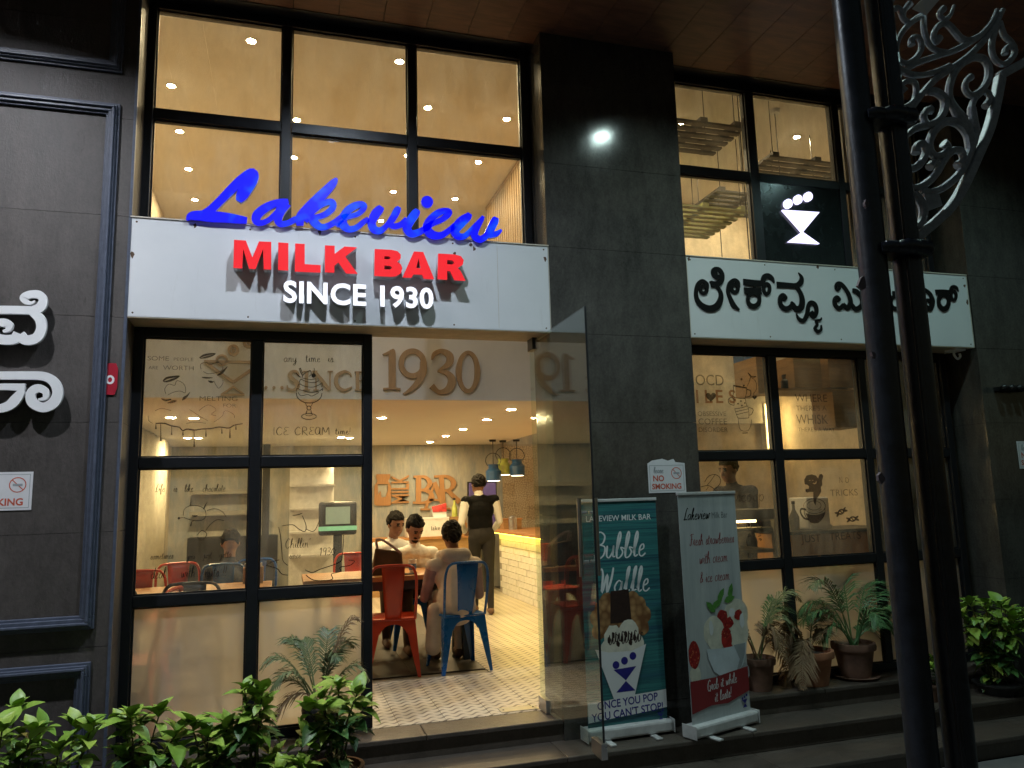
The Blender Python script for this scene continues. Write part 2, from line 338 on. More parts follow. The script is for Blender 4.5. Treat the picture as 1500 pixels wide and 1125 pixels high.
# ------------------------------------------------------------------ mesh helpers
class MB:
    def __init__(s): s.v = []; s.f = []
    def add(s, vs, fs):
        o = len(s.v); s.v += [tuple(v) for v in vs]; s.f += [tuple(i+o for i in f) for f in fs]; return s
    def box(s, x0, y0, z0, x1, y1, z1):
        x0, x1 = min(x0, x1), max(x0, x1); y0, y1 = min(y0, y1), max(y0, y1); z0, z1 = min(z0, z1), max(z0, z1)
        return s.add([(x0,y0,z0),(x1,y0,z0),(x1,y1,z0),(x0,y1,z0),(x0,y0,z1),(x1,y0,z1),(x1,y1,z1),(x0,y1,z1)],
                     [(3,2,1,0),(4,5,6,7),(0,1,5,4),(1,2,6,5),(2,3,7,6),(3,0,4,7)])
    def hexa(s, bot, top):        # two quads, same winding
        return s.add(list(bot)+list(top), [(3,2,1,0),(4,5,6,7),(0,1,5,4),(1,2,6,5),(2,3,7,6),(3,0,4,7)])
    def tube(s, path, rad, n=8, caps=True):
        P = [Vector(p) for p in path]; k = len(P)
        rr = rad if isinstance(rad, (list, tuple)) else [rad]*k
        t0 = (P[1]-P[0]).normalized(); ref = Vector((0,0,1)) if abs(t0.z) < 0.9 else Vector((1,0,0))
        a = t0.cross(ref).normalized(); vs = []; fs = []
        for i in range(k):
            t = (P[min(i+1,k-1)]-P[max(i-1,0)])
            t = t.normalized() if t.length > 1e-9 else t0
            a = (a-t*a.dot(t)); a = a.normalized() if a.length > 1e-6 else t.orthogonal().normalized(); b = t.cross(a)
            for j in range(n):
                an = 2*math.pi*j/n; vs.append(P[i]+(a*math.cos(an)+b*math.sin(an))*rr[i])
        for i in range(k-1):
            for j in range(n):
                fs.append((i*n+j, i*n+(j+1)%n, (i+1)*n+(j+1)%n, (i+1)*n+j))
        if caps: fs.append(tuple(range(n-1,-1,-1))); fs.append(tuple((k-1)*n+j for j in range(n)))
        return s.add(vs, fs)
    def lathe(s, prof, n=16, c=(0,0,0), caps=True):
        vs = []; fs = []; k = len(prof)
        for r, z in prof:
            for j in range(n):
                an = 2*math.pi*j/n; vs.append((c[0]+r*math.cos(an), c[1]+r*math.sin(an), c[2]+z))
        for i in range(k-1):
            for j in range(n): fs.append((i*n+j, i*n+(j+1)%n, (i+1)*n+(j+1)%n, (i+1)*n+j))
        if caps: fs.append(tuple(range(n-1,-1,-1))); fs.append(tuple((k-1)*n+j for j in range(n)))
        return s.add(vs, fs)
    def ell(s, c, r, n=12, m=8, mat=None):
        vs = []; fs = []
        for i in range(m+1):
            th = math.pi*i/m
            for j in range(n):
                ph = 2*math.pi*j/n; p = Vector((r[0]*math.sin(th)*math.cos(ph), r[1]*math.sin(th)*math.sin(ph), r[2]*math.cos(th)))
                if mat: p = mat @ p
                vs.append(p+Vector(c))
        for i in range(m):
            for j in range(n): fs.append((i*n+j, (i+1)*n+j, (i+1)*n+(j+1)%n, i*n+(j+1)%n))
        return s.add(vs, fs)
    def ribbon(s, pts, y0, y1):
        """stroke (x,z,width) in the XZ plane, front at y0, back at y1"""
        k = len(pts); L = []; Rr = []
        for i in range(k):
            a = pts[max(i-1,0)]; b = pts[min(i+1,k-1)]; dx, dz = b[0]-a[0], b[1]-a[1]; l = math.hypot(dx, dz) or 1e-9
            nx, nz = -dz/l, dx/l; w = pts[i][2]/2
            L.append((pts[i][0]+nx*w, pts[i][1]+nz*w)); Rr.append((pts[i][0]-nx*w, pts[i][1]-nz*w))
        vs = [(x, y0, z) for x, z in L]+[(x, y0, z) for x, z in Rr]+[(x, y1, z) for x, z in L]+[(x, y1, z) for x, z in Rr]; fs = []
        for i in range(k-1):
            fs += [(i, k+i, k+i+1, i+1), (2*k+i, 2*k+i+1, 3*k+i+1, 3*k+i), (i, i+1, 2*k+i+1, 2*k+i), (k+i, 3*k+i, 3*k+i+1, k+i+1)]
        fs += [(0, 2*k, 3*k, k), (k-1, 2*k-1, 4*k-1, 3*k-1)]
        return s.add(vs, fs)

def mesh_from(mb, name):
    me = bpy.data.meshes.new(name); me.from_pydata([tuple(v) for v in mb.v], [], mb.f); me.update()
    bm = bmesh.new(); bm.from_mesh(me); bmesh.ops.recalc_face_normals(bm, faces=bm.faces); bm.to_mesh(me); bm.free(); return me
def link_mesh(name, me, mat, parent=None):
    o = bpy.data.objects.new(name, me); col.objects.link(o)
    if mat is not None and not me.materials: me.materials.append(M[mat])
    if parent is not None:
        o.parent = parent
        if parent.type == 'EMPTY': o.matrix_parent_inverse = Matrix.Translation(-parent.location)
    return o
def obj(name, mb, mat, parent=None, smooth=False, bevel=0.0):
    me = mesh_from(mb, name); o = link_mesh(name, me, mat, parent)
    if smooth:
        for p in me.polygons: p.use_smooth = True
        me.set_sharp_from_angle(angle=R(40))
    if bevel:
        m = o.modifiers.new('bevel', 'BEVEL'); m.width = bevel; m.segments = 2; m.limit_method = 'ANGLE'
    return o
def thing(name, label, cat, loc=(0,0,0), group=None):
    o = bpy.data.objects.new(name, None); col.objects.link(o); o.location = loc; o.empty_display_size = 0.1
    return tag(o, label, cat, group)
def tag(o, label, cat, group=None):
    o['label'] = label; o['category'] = cat
    if group: o['group'] = group
    return o
def struct(name, mb, mat, **k):
    o = obj(name, mb, mat, **k); o['kind'] = 'structure'; return o
def copy_tree(root, loc, rz, label, group=None):
    r = root.copy(); col.objects.link(r); r.location = loc; r.rotation_euler = (0,0,rz); r['label'] = label
    if group: r['group'] = group
    for ch in list(root.children):
        c = ch.copy(); col.objects.link(c); c.parent = r
        for g in list(ch.children):
            d = g.copy(); col.objects.link(d); d.parent = c
    return r
def box1(x0, y0, z0, x1, y1, z1): return MB().box(x0, y0, z0, x1, y1, z1)
def smooth_pts(pts, k=5, closed=False):
    n = len(pts); out = []
    rngi = range(n if closed else n-1)
    for i in rngi:
        if closed: p0, p1, p2, p3 = pts[(i-1)%n], pts[i], pts[(i+1)%n], pts[(i+2)%n]
        else: p0, p1, p2, p3 = pts[max(i-1,0)], pts[i], pts[i+1], pts[min(i+2,n-1)]
        for j in range(k):
            t = j/k; t2 = t*t; t3 = t2*t
            out.append(tuple(0.5*((2*b)+(-a+c)*t+(2*a-5*b+4*c-d)*t2+(-a+3*b-3*c+d)*t3) for a, b, c, d in zip(p0, p1, p2, p3)))
    out.append(tuple(pts[0] if closed else pts[-1])); return out

# trace: strokes read in an enlarged view (origin, scale) and laid on the plane y=Y
def tr(pts, org, sc, Y):
    out = []
    for p in pts:
        x, y = org[0]+p[0]/sc, org[1]+p[1]/sc; q = on_y(x, y, Y)
        out.append((q.x, q.z, (p[2] if len(p) > 2 else 10)/sc*px_m(x, y, Y)*1.0))
    return out
def strokes_mb(strokes, org, sc, Y, depth, smooth=True, k=5, eps=0.0004):
    mb = MB()
    for i, s in enumerate(strokes):
        closed = s and s[-1] == 'c'; pts = [p for p in s if p != 'c']
        q = tr(pts, org, sc, Y)
        if smooth and len(q) > 2: q = smooth_pts(q, k, closed)
        mb.ribbon(q, Y-eps*i, Y+depth)
    return mb
def ring(cx, cz, rx, rz, w, n=16, w2=None):
    pts = []
    for j in range(n):
        a = 2*math.pi*j/n; ww = w if w2 is None else w+(w2-w)*abs(math.sin(a))
        pts.append((cx+rx*math.cos(a), cz+rz*math.sin(a), ww))
    return pts+['c']
# filled outlines (with holes) as a 2-D curve turned into a mesh; loops hold (x,z)
def fill_mesh(name, loops, y_front, depth):
    cu = bpy.data.curves.new(name, 'CURVE'); cu.dimensions = '2D'; cu.fill_mode = 'BOTH'; cu.extrude = depth/2
    for lp in loops:
        sp = cu.splines.new('POLY'); sp.points.add(len(lp)-1); sp.use_cyclic_u = True
        for i, p in enumerate(lp): sp.points[i].co = (p[0], p[1], 0, 1)
    tmp = bpy.data.objects.new('tmp', cu); me = bpy.data.meshes.new_from_object(tmp); me.name = name
    bpy.data.objects.remove(tmp); bpy.data.curves.remove(cu)
    me.transform(Matrix.Translation((0, y_front+depth/2, 0)) @ Matrix.Rotation(R(90), 4, 'X'))
    return me
def filled(name, loops, y_front, depth, mat, parent):
    return link_mesh(name, fill_mesh(name, loops, y_front, depth), mat, parent)
def text_mesh(body, size=0.1, align='LEFT', xs=1.0, offset=0.0, extrude=0.0, shear=0.0, spacing=1.0):
    cu = bpy.data.curves.new('text', 'FONT'); cu.body = body; cu.size = size; cu.align_x = align; cu.offset = offset
    cu.extrude = extrude; cu.shear = shear; cu.space_character = spacing; cu.resolution_u = 4
    tmp = bpy.data.objects.new('tmp', cu); me = bpy.data.meshes.new_from_object(tmp); bpy.data.objects.remove(tmp); bpy.data.curves.remove(cu)
    me.transform(Matrix.Rotation(R(90), 4, 'X') @ Matrix.Diagonal((xs, 1, 1, 1)))
    return me
def text(name, body, p, size, mat, parent, rot=0.0, **k):
    """flat lettering facing -Y; rot turns it in its own plane"""
    me = text_mesh(body, size, **k); me.name = name
    me.transform(Matrix.Translation(p) @ Matrix.Rotation(rot, 4, 'Y'))
    return link_mesh(name, me, mat, parent)

# a one-line handwritten alphabet (x, height); 1 = x-height, 2 = capitals
HW = {
'a': (1.0, '.8,.85 .45,1 .1,.5 .35,.02 .7,.35 .8,.95 .78,.2 1,.05'), 'b': (.9, '.1,.5 .4,1.7 .3,2.1 .15,1.6 .15,.1 .5,0 .75,.4 .5,.8 .9,.7'),
'c': (.8, '.7,.85 .45,1 .12,.55 .3,.03 .8,.2'), 'd': (1.0, '.75,.8 .4,.95 .1,.5 .35,.02 .7,.3 .85,2.1 .8,.2 1,.05'), 'e': (.8, '.1,.45 .55,.65 .5,1 .2,.8 .15,.2 .45,0 .8,.25'),
'f': (.7, '.1,.3 .45,1.6 .5,2.1 .3,1.8 .3,.2 .3,-.7 .5,-.6 .35,.05 .7,.2'), 'g': (.95, '.75,.85 .4,1 .1,.5 .4,.05 .7,.4 .75,.9 .7,-.5 .4,-.8 .3,-.5 .95,.2'),
'h': (1.0, '.1,.5 .4,1.8 .3,2.1 .15,1.5 .15,0|.15,.5 .5,1 .7,.7 .7,.15 1,.1'), 'i': (.5, '.1,.3 .25,1 .22,.15 .5,.1|.25,1.4 .27,1.5'), 'j': (.5, '.3,1 .3,-.6 .05,-.5|.3,1.4 .3,1.5'),
'k': (.9, '.1,.5 .4,1.8 .3,2.1 .15,1.5 .15,0|.15,.4 .6,.95 .45,.5 .2,.5|.35,.5 .65,.05 .9,.15'), 'l': (.55, '.05,.3 .4,1.6 .3,2.1 .15,1.5 .2,.1 .55,.15'),
'm': (1.4, '.1,.9 .2,1 .2,0|.2,.5 .45,1 .6,.8 .6,0|.6,.5 .9,1 1.05,.8 1.05,.1 1.4,.1'), 'n': (1.0, '.1,.9 .2,1 .2,0|.2,.5 .5,1 .7,.8 .68,.1 1,.1'),
'o': (.9, '.5,.98 .15,.6 .35,.02 .7,.35 .5,.98 .9,.8'), 'p': (.95, '.15,1 .15,-.8|.15,.6 .5,1 .75,.5 .45,0 .15,.3'), 'r': (.75, '.1,.2 .25,1.05 .55,.95 .45,.5 .5,.05 .75,.15'),
's': (.75, '.1,.2 .4,1.05 .6,.5 .4,0 .1,.15|.4,0 .75,.2'), 't': (.65, '.3,1.7 .2,.3 .35,.02 .65,.15|.02,1.15 .6,1.2'), 'u': (1.0, '.1,1 .12,.2 .4,.02 .7,.5 .75,1 .75,.15 1,.1'),
'v': (.9, '.1,1 .3,.05 .65,.7 .65,1 .9,.85'), 'w': (1.2, '.1,1 .2,.1 .4,.1 .55,.9 .65,.1 .9,.3 .95,1 1.2,.85'), 'y': (.95, '.1,1 .15,.3 .4,.1 .7,.6 .75,1 .7,-.5 .4,-.8 .3,-.5 .95,.2'),
'B': (1.3, '.3,2 .25,0|.05,1.7 .5,2.15 1.05,1.8 .9,1.2 .4,1.1|.5,1.1 1.15,.9 1.1,.25 .6,-.05 .15,.3'), 'W': (1.6, '0,1.7 .2,2.05 .4,1.5 .45,.1 .85,1.6 .95,.1 1.3,1.2 1.4,2.1'),
'F': (1.1, '.1,1.8 .5,2.1 1.15,2.1|.6,2.05 .45,.3 .15,0 .0,.3|.3,1.1 .85,1.15'), 'G': (1.3, '1,1.7 .7,2.1 .2,1.4 .2,.3 .6,-.05 1,.4 1.05,.9 .6,.9|1.0,.8 1,-.2'),
'L': (1.0, '.75,1.9 .6,2.1 .4,1.5 .25,.2 .05,.1 .3,0 .6,.15 1.0,0'), 'M': (1.4, '.1,0 .2,2 .65,.6 1.1,2 1.2,0'), 'I': (.5, '.25,2 .25,0'), 'C': (1.1, '.95,1.7 .6,2.05 .15,1.2 .3,.15 .7,0 1.0,.4'), 'E': (1.0, '.9,1.9 .4,2 .3,1.4 .6,1.1 .2,.7 .3,.05 .9,.15'),
'R': (1.1, '.2,0 .25,2 .8,1.9 .8,1.2 .3,1 .6,.5 1.0,-.2'), 'A': (1.1, '.8,1.8 .4,2 .1,1 .35,.1 .75,.5 .85,1.9 .85,.2 1.0,.05'), '&': (1.0, '.9,.1 .3,1.5 .5,1.9 .7,1.5 .15,.6 .35,0 .9,.7'),
'.': (.4, '.15,0 .2,.08'), '!': (.5, '.3,2 .22,.6|.2,.05 .22,.15'), "'": (.3, '.15,2 .1,1.6'), '1': (.6, '.1,1.5 .35,2 .35,0'), '9': (.8, '.65,1.4 .35,1 .1,1.5 .4,2 .65,1.6 .6,0'), '3': (.8, '.1,1.8 .5,2 .6,1.4 .3,1.1 .7,.7 .5,.05 .1,.2'), '0': (.9, '.45,2 .1,1 .45,0 .75,1 .45,2'), ' ': (.75, ''),
}
def hand(body, x, z, h, w, Y, slant=0.15, xs=0.9, rot=0.0, thick=0.0006):
    mb = MB(); cx = 0.0; i = 0
    for ch in body:
        adv, g = HW.get(ch, HW[' '])
        for st in [q for q in g.split('|') if q]:
            pts = []
            for t in st.split():
                a, b = map(float, t.split(',')); u = (cx+a*xs+b*slant)*h; v = b*h
                pts.append((x+u*math.cos(rot)-v*math.sin(rot), z+u*math.sin(rot)+v*math.cos(rot), w))
            if len(pts) > 2:
                pts = smooth_pts(pts, 4)
                n = len(pts); pts = [(p[0], p[1], w*(0.75+0.5*abs((pts[min(k+1, n-1)][1]-pts[max(k-1, 0)][1]))/(h*0.4+1e-9)) if True else w) for k, p in enumerate(pts)]
                pts = [(p[0], p[1], min(p[2], w*1.5)) for p in pts]
            mb.ribbon(pts, Y-0.00005*i, Y+thick); i += 1
        cx += adv*xs
    return mb
def hand_width(body, h, xs=0.9): return sum(HW.get(c, HW[' '])[0]*xs for c in body)*h

# ================================================================== SETTING
GZ = -0.385                                      # pavement level; shop floor is z = 0
struct('pavement', MB().box(-60, -9, GZ-0.3, 60, -0.84, GZ), 'pavement')
struct('road', MB().box(-60, -60, GZ-0.5, 60, -9, GZ-0.13), 'asphalt')
FACE = -0.25                                     # plane of pillars, walls and sign boards

# entrance steps: three long treads of stone slabs
steps = struct('entrance_steps', MB().box(-0.9, -0.80, GZ-0.2, 5.37, 0.0, -0.285), 'grout')
def tread_slabs(x0, x1, ya, yb, ztop, th, n):
    for i in range(n):
        a = x0+(x1-x0)*i/n+0.0015; b = x0+(x1-x0)*(i+1)/n-0.0015
        obj('slab', box1(a, ya, ztop-th, b, yb, ztop), 'step_stone', steps, bevel=0.006)
XL, XR = -0.9, 5.37
for (ya, yb, zt, n) in ((-0.845, -0.5, -0.26, 5), (-0.54, -0.22, -0.13, 5)):
    tread_slabs(XL, XR, ya, yb, zt, 0.03, n)
    obj('riser', box1(XL, ya+0.02, zt-0.125, XR, ya+0.045, zt-0.031), 'step_stone', steps)
    obj('core', box1(XL, ya+0.046, zt-0.125, XR, 0.0, zt-0.031), 'grout', steps)
tread_slabs(XL, 1.69, -0.255, -0.003, 0.0, 0.03, 3)
tread_slabs(2.775, XR, -0.255, -0.003, 0.0, 0.03, 3)
obj('riser', box1(XL, -0.235, -0.129, XR, -0.21, -0.031), 'step_stone', steps)
obj('core', box1(XL, -0.209, -0.129, XR, -0.002, -0.031), 'grout', steps)

# shop floor with printed tiles
floor = struct('floor', MB().box(-1.7, 0.0, -0.2, 6.3, 7.2, -0.011), 'mortar')
_tile = mesh_from(MB().box(-0.1488, -0.1488, -0.010, 0.1488, 0.1488, 0.0), 'tile'); _tile.materials.append(M['floor_tile'])
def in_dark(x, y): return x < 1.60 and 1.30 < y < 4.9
xs0 = 0.10
for i in range(-6, 12):
    for j in range(0, 24):
        x = xs0+0.15+0.3*i; y = 0.152+0.3*j
        if x > 3.2 or x < -1.6 or (in_dark(x, y)) or y > 7: continue
        o = link_mesh('tile', _tile, None, floor); o.location = (x, y, -0.0005*rng.random())
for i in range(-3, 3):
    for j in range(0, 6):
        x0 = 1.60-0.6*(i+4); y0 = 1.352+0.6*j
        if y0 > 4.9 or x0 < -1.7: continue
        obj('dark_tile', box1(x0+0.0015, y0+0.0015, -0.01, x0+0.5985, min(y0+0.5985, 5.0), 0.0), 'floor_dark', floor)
obj('kitchen_floor', box1(3.21, 0.0, -0.01, 6.2, 7.0, 0.0), 'floor_dark', floor)

# interior shell
struct('wall_left', MB().box(-1.75, 0.0, 0, -1.6, 7.0, 5.2), 'wall_cream')
struct('wall_right', MB().box(6.2, 0.0, 0, 6.35, 7.0, 5.2), 'wall_cream')
struct('wall_back', MB().box(-1.75, 7.0, 0, 6.35, 7.15, 5.2), 'plaster_blue')
struct('wall_kitchen', MB().box(4.0, 3.6, 0, 6.2, 3.75, 5.2).box(4.0, 3.75, 0, 4.15, 7.0, 5.2), 'wall_cream')
struct('ceiling', MB().box(-1.9, -0.15, 5.2, 6.5, 7.2, 5.35), 'ceil_white')
BAND = 1.5
struct('mezzanine', MB().box(-1.6, BAND+0.06, 2.25, 3.3, 7.0, 2.5), 'ceil_white')
struct('mezzanine_floor', MB().box(-1.6, BAND+0.06, 2.503, 3.3, 7.0, 2.52), 'floor_wood')
band = struct('mezzanine_fascia', MB().box(-1.6, BAND, 2.245, 3.3, BAND+0.058, 3.35), 'wall_white')

# front wall pieces that carry the windows, behind the sign boards and over the heads
struct('front_header', MB().box(XL, -0.20, 2.49, 1.70, 0.10, 3.05).box(2.765, -0.20, 2.49, XR, 0.10, 3.05), 'wall_white')
struct('upper_front_wall', MB().box(-7.5, -0.099, 4.685, 12, 0.12, 5.6), 'frame_black')

# soffit of stained boards over the entrance
soff = struct('soffit', MB().box(-7.5, -3.3, 4.715, 12, -0.10, 5.0), 'grout')
_pl = mesh_from(MB().box(-0.148, -3.28, 4.69, 0.148, -0.10, 4.712), 'plank'); _pl.materials.append(M['soffit_wood'])
for i in range(-14, 32):
    o = link_mesh('plank', _pl, None, soff); o.location.x = 0.15+0.3*i

# slab-clad walls and pillar
def clad(name, label, x0, x1, mat, z1=4.69, ww=1.2, ystart=FACE, back=0.10, off=0.0, xcut=None):
    t = thing(name, label, 'pillar' if 'pillar' in name else 'wall', ((x0+x1)/2, ystart, GZ))
    obj('core', box1(x0+0.02, ystart+0.02, GZ, x1-0.02, back, z1), 'grout', t)
    k = -1; z = 0.04-0.61
    while z < z1:
        za, zb = max(z, GZ), min(z+0.61, z1)
        x = x0
        shift = off if k % 2 else 0.0
        first = True
        while x < x1-1e-6:
            xe = min(x1, x+(ww-shift if first and shift else ww)); first = False
            if x1-xe < 0.12: xe = x1
            dy = rng.uniform(0, 0.0012)
            obj('slab', box1(x+0.0012, ystart+dy, za+0.0012, xe-0.0012, ystart+0.019, zb-0.0012), mat, t); x = xe
        for xx, s in ((x0, 1), (x1, -1)):
            obj('side_slab', box1(xx, ystart+0.0195, za+0.0012, xx+s*0.019, back, zb-0.0012), mat, t)
        z += 0.61; k += 1
    return t
wl = clad('tiled_wall', 'dark brown stone wall with blue-grey moulded panels left of the white sign', -7.0, -0.9, 'slab_brown', ww=1.22)
clad('tiled_pillar', 'dark grey stone pillar between the two white sign boards', 1.697, 2.767, 'slab_grey', ww=1.07)
wr = clad('tiled_wall', 'dark green-grey stone wall at the right edge behind the lamp post', 5.37, 11.0, 'slab_grey', ww=1.2, off=0.4)
# edge trim of the left wall beside the shop window
obj('edge_trim', box1(-0.913, FACE-0.004, 0.0, -0.897, FACE+0.016, 4.68), 'moulding_blue', wl)

def moulding(parent, x0, x1, z0, z1):
    """a rectangular picture-frame moulding with a stepped section on the wall face"""
    for a, b, d in ((0.0, 0.075, 0.018), (0.014, 0.060, 0.034), (0.024, 0.040, 0.048)):
        y0, y1 = FACE-d, FACE-0.0005
        mb = MB()
        for q in ((x0+a, z1-b, x1-a, z1-a), (x0+a, z0+a, x1-a, z0+b)):
            mb.box(q[0], y0, q[1], q[2], y1, q[3])
        for q in ((x0+a, z0+b, x0+b, z1-b), (x1-b, z0+b, x1-a, z1-b)):
            mb.box(q[0], y0, q[1], q[2], y1, q[3])
        obj('moulding', mb, 'moulding_blue', parent, bevel=0.004)
moulding(wl, -2.75, -0.985, 0.745, 3.785)
moulding(wl, -2.75, -0.985, 3.985, 4.66)
moulding(wl, -2.75, -0.990, -0.30, 0.575)
moulding(wl, -4.75, -2.95, 0.745, 3.785)

# ------------------------------------------------------------------ shop windows
def shop_window(name, label, xs, zs, panes, ymid=0.0, extra=None):
    """xs / zs: pane edges in pairs; frame bars fill the gaps"""
    x0, x1 = xs[0]-0.065, xs[-1]+0.058; z0, z1 = zs[0]-0.055, zs[-1]+0.062
    t = thing(name, label, 'window', ((x0+x1)/2, ymid, z0))
    obj('jamb', box1(x0, ymid, z0, xs[0], ymid+0.085, z1), 'frame_black', t, bevel=0.004)
    obj('jamb', box1(xs[-1], ymid, z0, x1, ymid+0.085, z1), 'frame_black', t, bevel=0.004)
    obj('head', box1(xs[0], ymid+0.001, zs[-1], xs[-1], ymid+0.085, z1), 'frame_black', t, bevel=0.004)
    obj('bottom_rail', box1(xs[0], ymid+0.001, z0, xs[-1], ymid+0.085, zs[0]), 'frame_black', t, bevel=0.004)
    for i in range(1, len(xs)-1, 2):
        obj('mullion', box1(xs[i], ymid+0.003, zs[0], xs[i+1], ymid+0.083, zs[-1]), 'frame_black', t, bevel=0.004)
    for j in range(1, len(zs)-1, 2):
        for i in range(0, len(xs), 2):
            obj('transom', box1(xs[i]+0.0005, ymid+0.005, zs[j], xs[i+1]-0.0005, ymid+0.081, zs[j+1]), 'frame_black', t, bevel=0.004)
    ps = {}
    for j in range(0, len(zs), 2):
        for i in range(0, len(xs), 2):
            m = panes.get((i//2, j//2), 'glass')
            p = obj('pane', box1(xs[i]-0.008, ymid+0.036, zs[j]-0.008, xs[i+1]+0.008, ymid+0.044, zs[j+1]+0.008), m, t)
            ps[(i//2, j//2)] = p
            b = 0.010      # glazing beads
            mb = MB()
            for q in ((xs[i], zs[j], xs[i+1], zs[j]+b), (xs[i], zs[j+1]-b, xs[i+1], zs[j+1]), (xs[i], zs[j]+b, xs[i]+b, zs[j+1]-b), (xs[i+1]-b, zs[j]+b, xs[i+1], zs[j+1]-b)):
                mb.box(q[0]+0.0004, ymid+0.024, q[1]+0.0004, q[2]-0.0004, ymid+0.035, q[3]-0.0004)
            obj('glazing_bead', mb, 'frame_black', p)
    return t, ps
LZ = [0.06, 0.8095, 0.876, 1.618, 1.6835, 2.4215]
UZ = [3.13, 3.85, 3.9225, 4.6185]
fro = {(i, 0): 'frosted' for i in range(3)}
wLL, pLL = shop_window('shop_window', 'black framed ground floor window left of the open doorway, six panes, lowest frosted', [-0.847, -0.219, -0.153, 0.4775], LZ, fro)
wUL, pUL = shop_window('shop_window', 'black framed upper window behind the blue script letters, six panes of lit ceiling', [-0.851, -0.0655, -0.002, 0.785, 0.8485, 1.6245], UZ, {})
wLR, pLR = shop_window('shop_window', 'black framed ground floor window behind the potted palms and the lamp post', [2.845, 3.575, 3.648, 4.412, 4.478, 5.24], LZ, fro)
wUR, pUR = shop_window('shop_window', 'black framed upper window above the white sign in South Indian script', [2.845, 3.548, 3.6285, 4.395, 4.46, 5.24], UZ, {})
# frame round the doorway head and the plinth under the right window
struct('door_head', box1(0.5365, 0.002, 2.485, 1.695, 0.085, 2.489), 'under_sign')
obj('cladding_strip', box1(1.684, 0.03, 2.495, 1.6965, 0.09, 4.68), 'slab_grey', wUL)

# ------------------------------------------------------------------ sign boards
def sign(name, label, x0, x1, z0, z1):
    t = thing(name, label, 'sign', ((x0+x1)/2, FACE, z0))
    obj('panel', box1(x0, FACE, z0+0.004, x1, FACE+0.045, z1), 'sign_white', t, bevel=0.003)
    obj('underside', box1(x0, FACE+0.002, z0-0.001, x1, 0.0, z0+0.003), 'under_sign', t)
    obj('top_cap', box1(x0-0.004, FACE-0.006, z1, x1+0.004, -0.03, z1+0.008), 'sign_edge', t)
    for x in (x0-0.004, x1): obj('end_trim', box1(x, FACE-0.003, z0, x+0.004, FACE+0.045, z1), 'sign_edge', t)
    return t
s1 = sign('shop_sign', 'long white sign board with blue script, red and white lit letters', -0.900, 1.703, 2.482, 3.087)
s2 = sign('shop_sign', 'long white sign board with black South Indian script letters', 2.770, 5.345, 2.482, 3.087)
obj('panel_seam', box1(1.34, FACE-0.0008, 2.50, 1.3425, FACE+0.001, 3.07), 'sign_edge', s1)

for sg, xa_, xb_ in ((s1, -0.900, 1.703), (s2, 2.770, 5.345)):
    for x in [xa_+0.03+(xb_-xa_-0.06)*k/4 for k in range(5)]:
        for z in (2.51, 3.062): obj('screw', MB().lathe([(0.006, 0), (0.004, 0.002)], 8), 'rust', sg).matrix_basis = Matrix.Translation((x, FACE-0.0001, z)) @ Matrix.Rotation(R(90), 4, 'X')
rs = random.Random(9)
for sg, pts in ((s1, ((-0.55, 3.06), (0.18, 3.075), (1.16, 3.06), (1.68, 3.0), (-0.885, 2.86), (1.18, 3.035), (1.05, 2.99))), (s2, ((2.79, 3.07), (5.32, 3.0), (5.33, 2.86), (3.9, 3.075), (4.4, 2.55)))):
    for x, z in pts:
        filled('rust_stain', [[(x+0.016*math.cos(a*0.7)*rs.uniform(0.3, 1.0), z+0.028*math.sin(a*0.7)*rs.uniform(0.3, 1.0)) for a in range(9)]], FACE-0.0006, 0.0004, 'rust', sg)
# blue script word standing on the board's top edge
ZA, ZB, SC6 = (260, 230), (500, 240), 6.0
YS = -0.275
def word(strokes, org, name='letter', mat='em_blue', parent=s1, Y=YS, depth=0.05):
    o = obj(name, strokes_mb(strokes, org, SC6, Y, 0.010, k=6), mat, parent); obj('letter_return', strokes_mb(strokes, org, SC6, Y+0.0105, depth-0.0105, k=6), 'letter_side', o); return o
L_ = [[(535,385,50),(560,345,95),(595,285,112),(640,200,125),(655,150,118),(652,118,80),(650,100,40)],
      [(640,130,70),(560,200,85),(470,285,80),(380,375,72),(300,455,75),(250,500,95)],
      [(80,552,12),(115,520,70),(180,512,92),(300,522,105),(420,530,95),(530,545,80),(610,555,58)]]
a_ = [[(975,385,40),(930,392,60),(860,405,65),(780,440,75),(705,500,80),(690,555,72),(730,578,52),(800,552,45),(870,490,48),(930,430,60)],
      [(950,400,100),(905,470,85),(882,540,75),(905,585,60),(970,578,50),(1040,545,55),(1100,545,55)]]
k_ = [[(1400,185,22),(1375,220,60),(1320,280,78),(1230,370,90),(1140,455,85),(1080,530,80),(1078,600,60)],
      [(1120,560,55),(1180,490,42),(1260,420,48),(1335,390,55),(1368,405,55),(1360,450,56),(1300,500,50),(1230,525,48),(1175,530,48)],
      [(1170,520,70),(1210,580,75),(1270,615,58),(1350,590,50),(1440,530,52)]]
e_ = [[(-50,540,55),(0,480,62),(60,405,66),(130,362,62),(190,355,52),(200,385,48),(150,435,44),(80,458,42),(30,470,60),(10,520,85),(60,570,62),(130,560,50),(200,505,44),(240,485,44)]]
v_ = [[(355,375,46),(340,395,70),(300,440,80),(268,510,72),(285,570,72),(340,585,60),(395,545,44),(450,480,60),(490,410,62),(510,378,34)],
      [(425,505,45),(450,545,52),(520,535,50),(580,485,55)]]
i_ = [[(672,400,40),(655,430,72),(612,490,76),(578,560,76),(615,612,66),(690,595,56),(760,550,50)]]
dot_ = [ring(755,332,26,26,52,14)]
e2_ = [[(740,570,55),(800,525,45),(880,490,46),(945,440,50),(940,410,44),(870,420,55),(800,470,62),(752,550,72),(790,615,80),(870,628,58),(945,585,48),(1000,540,52)]]
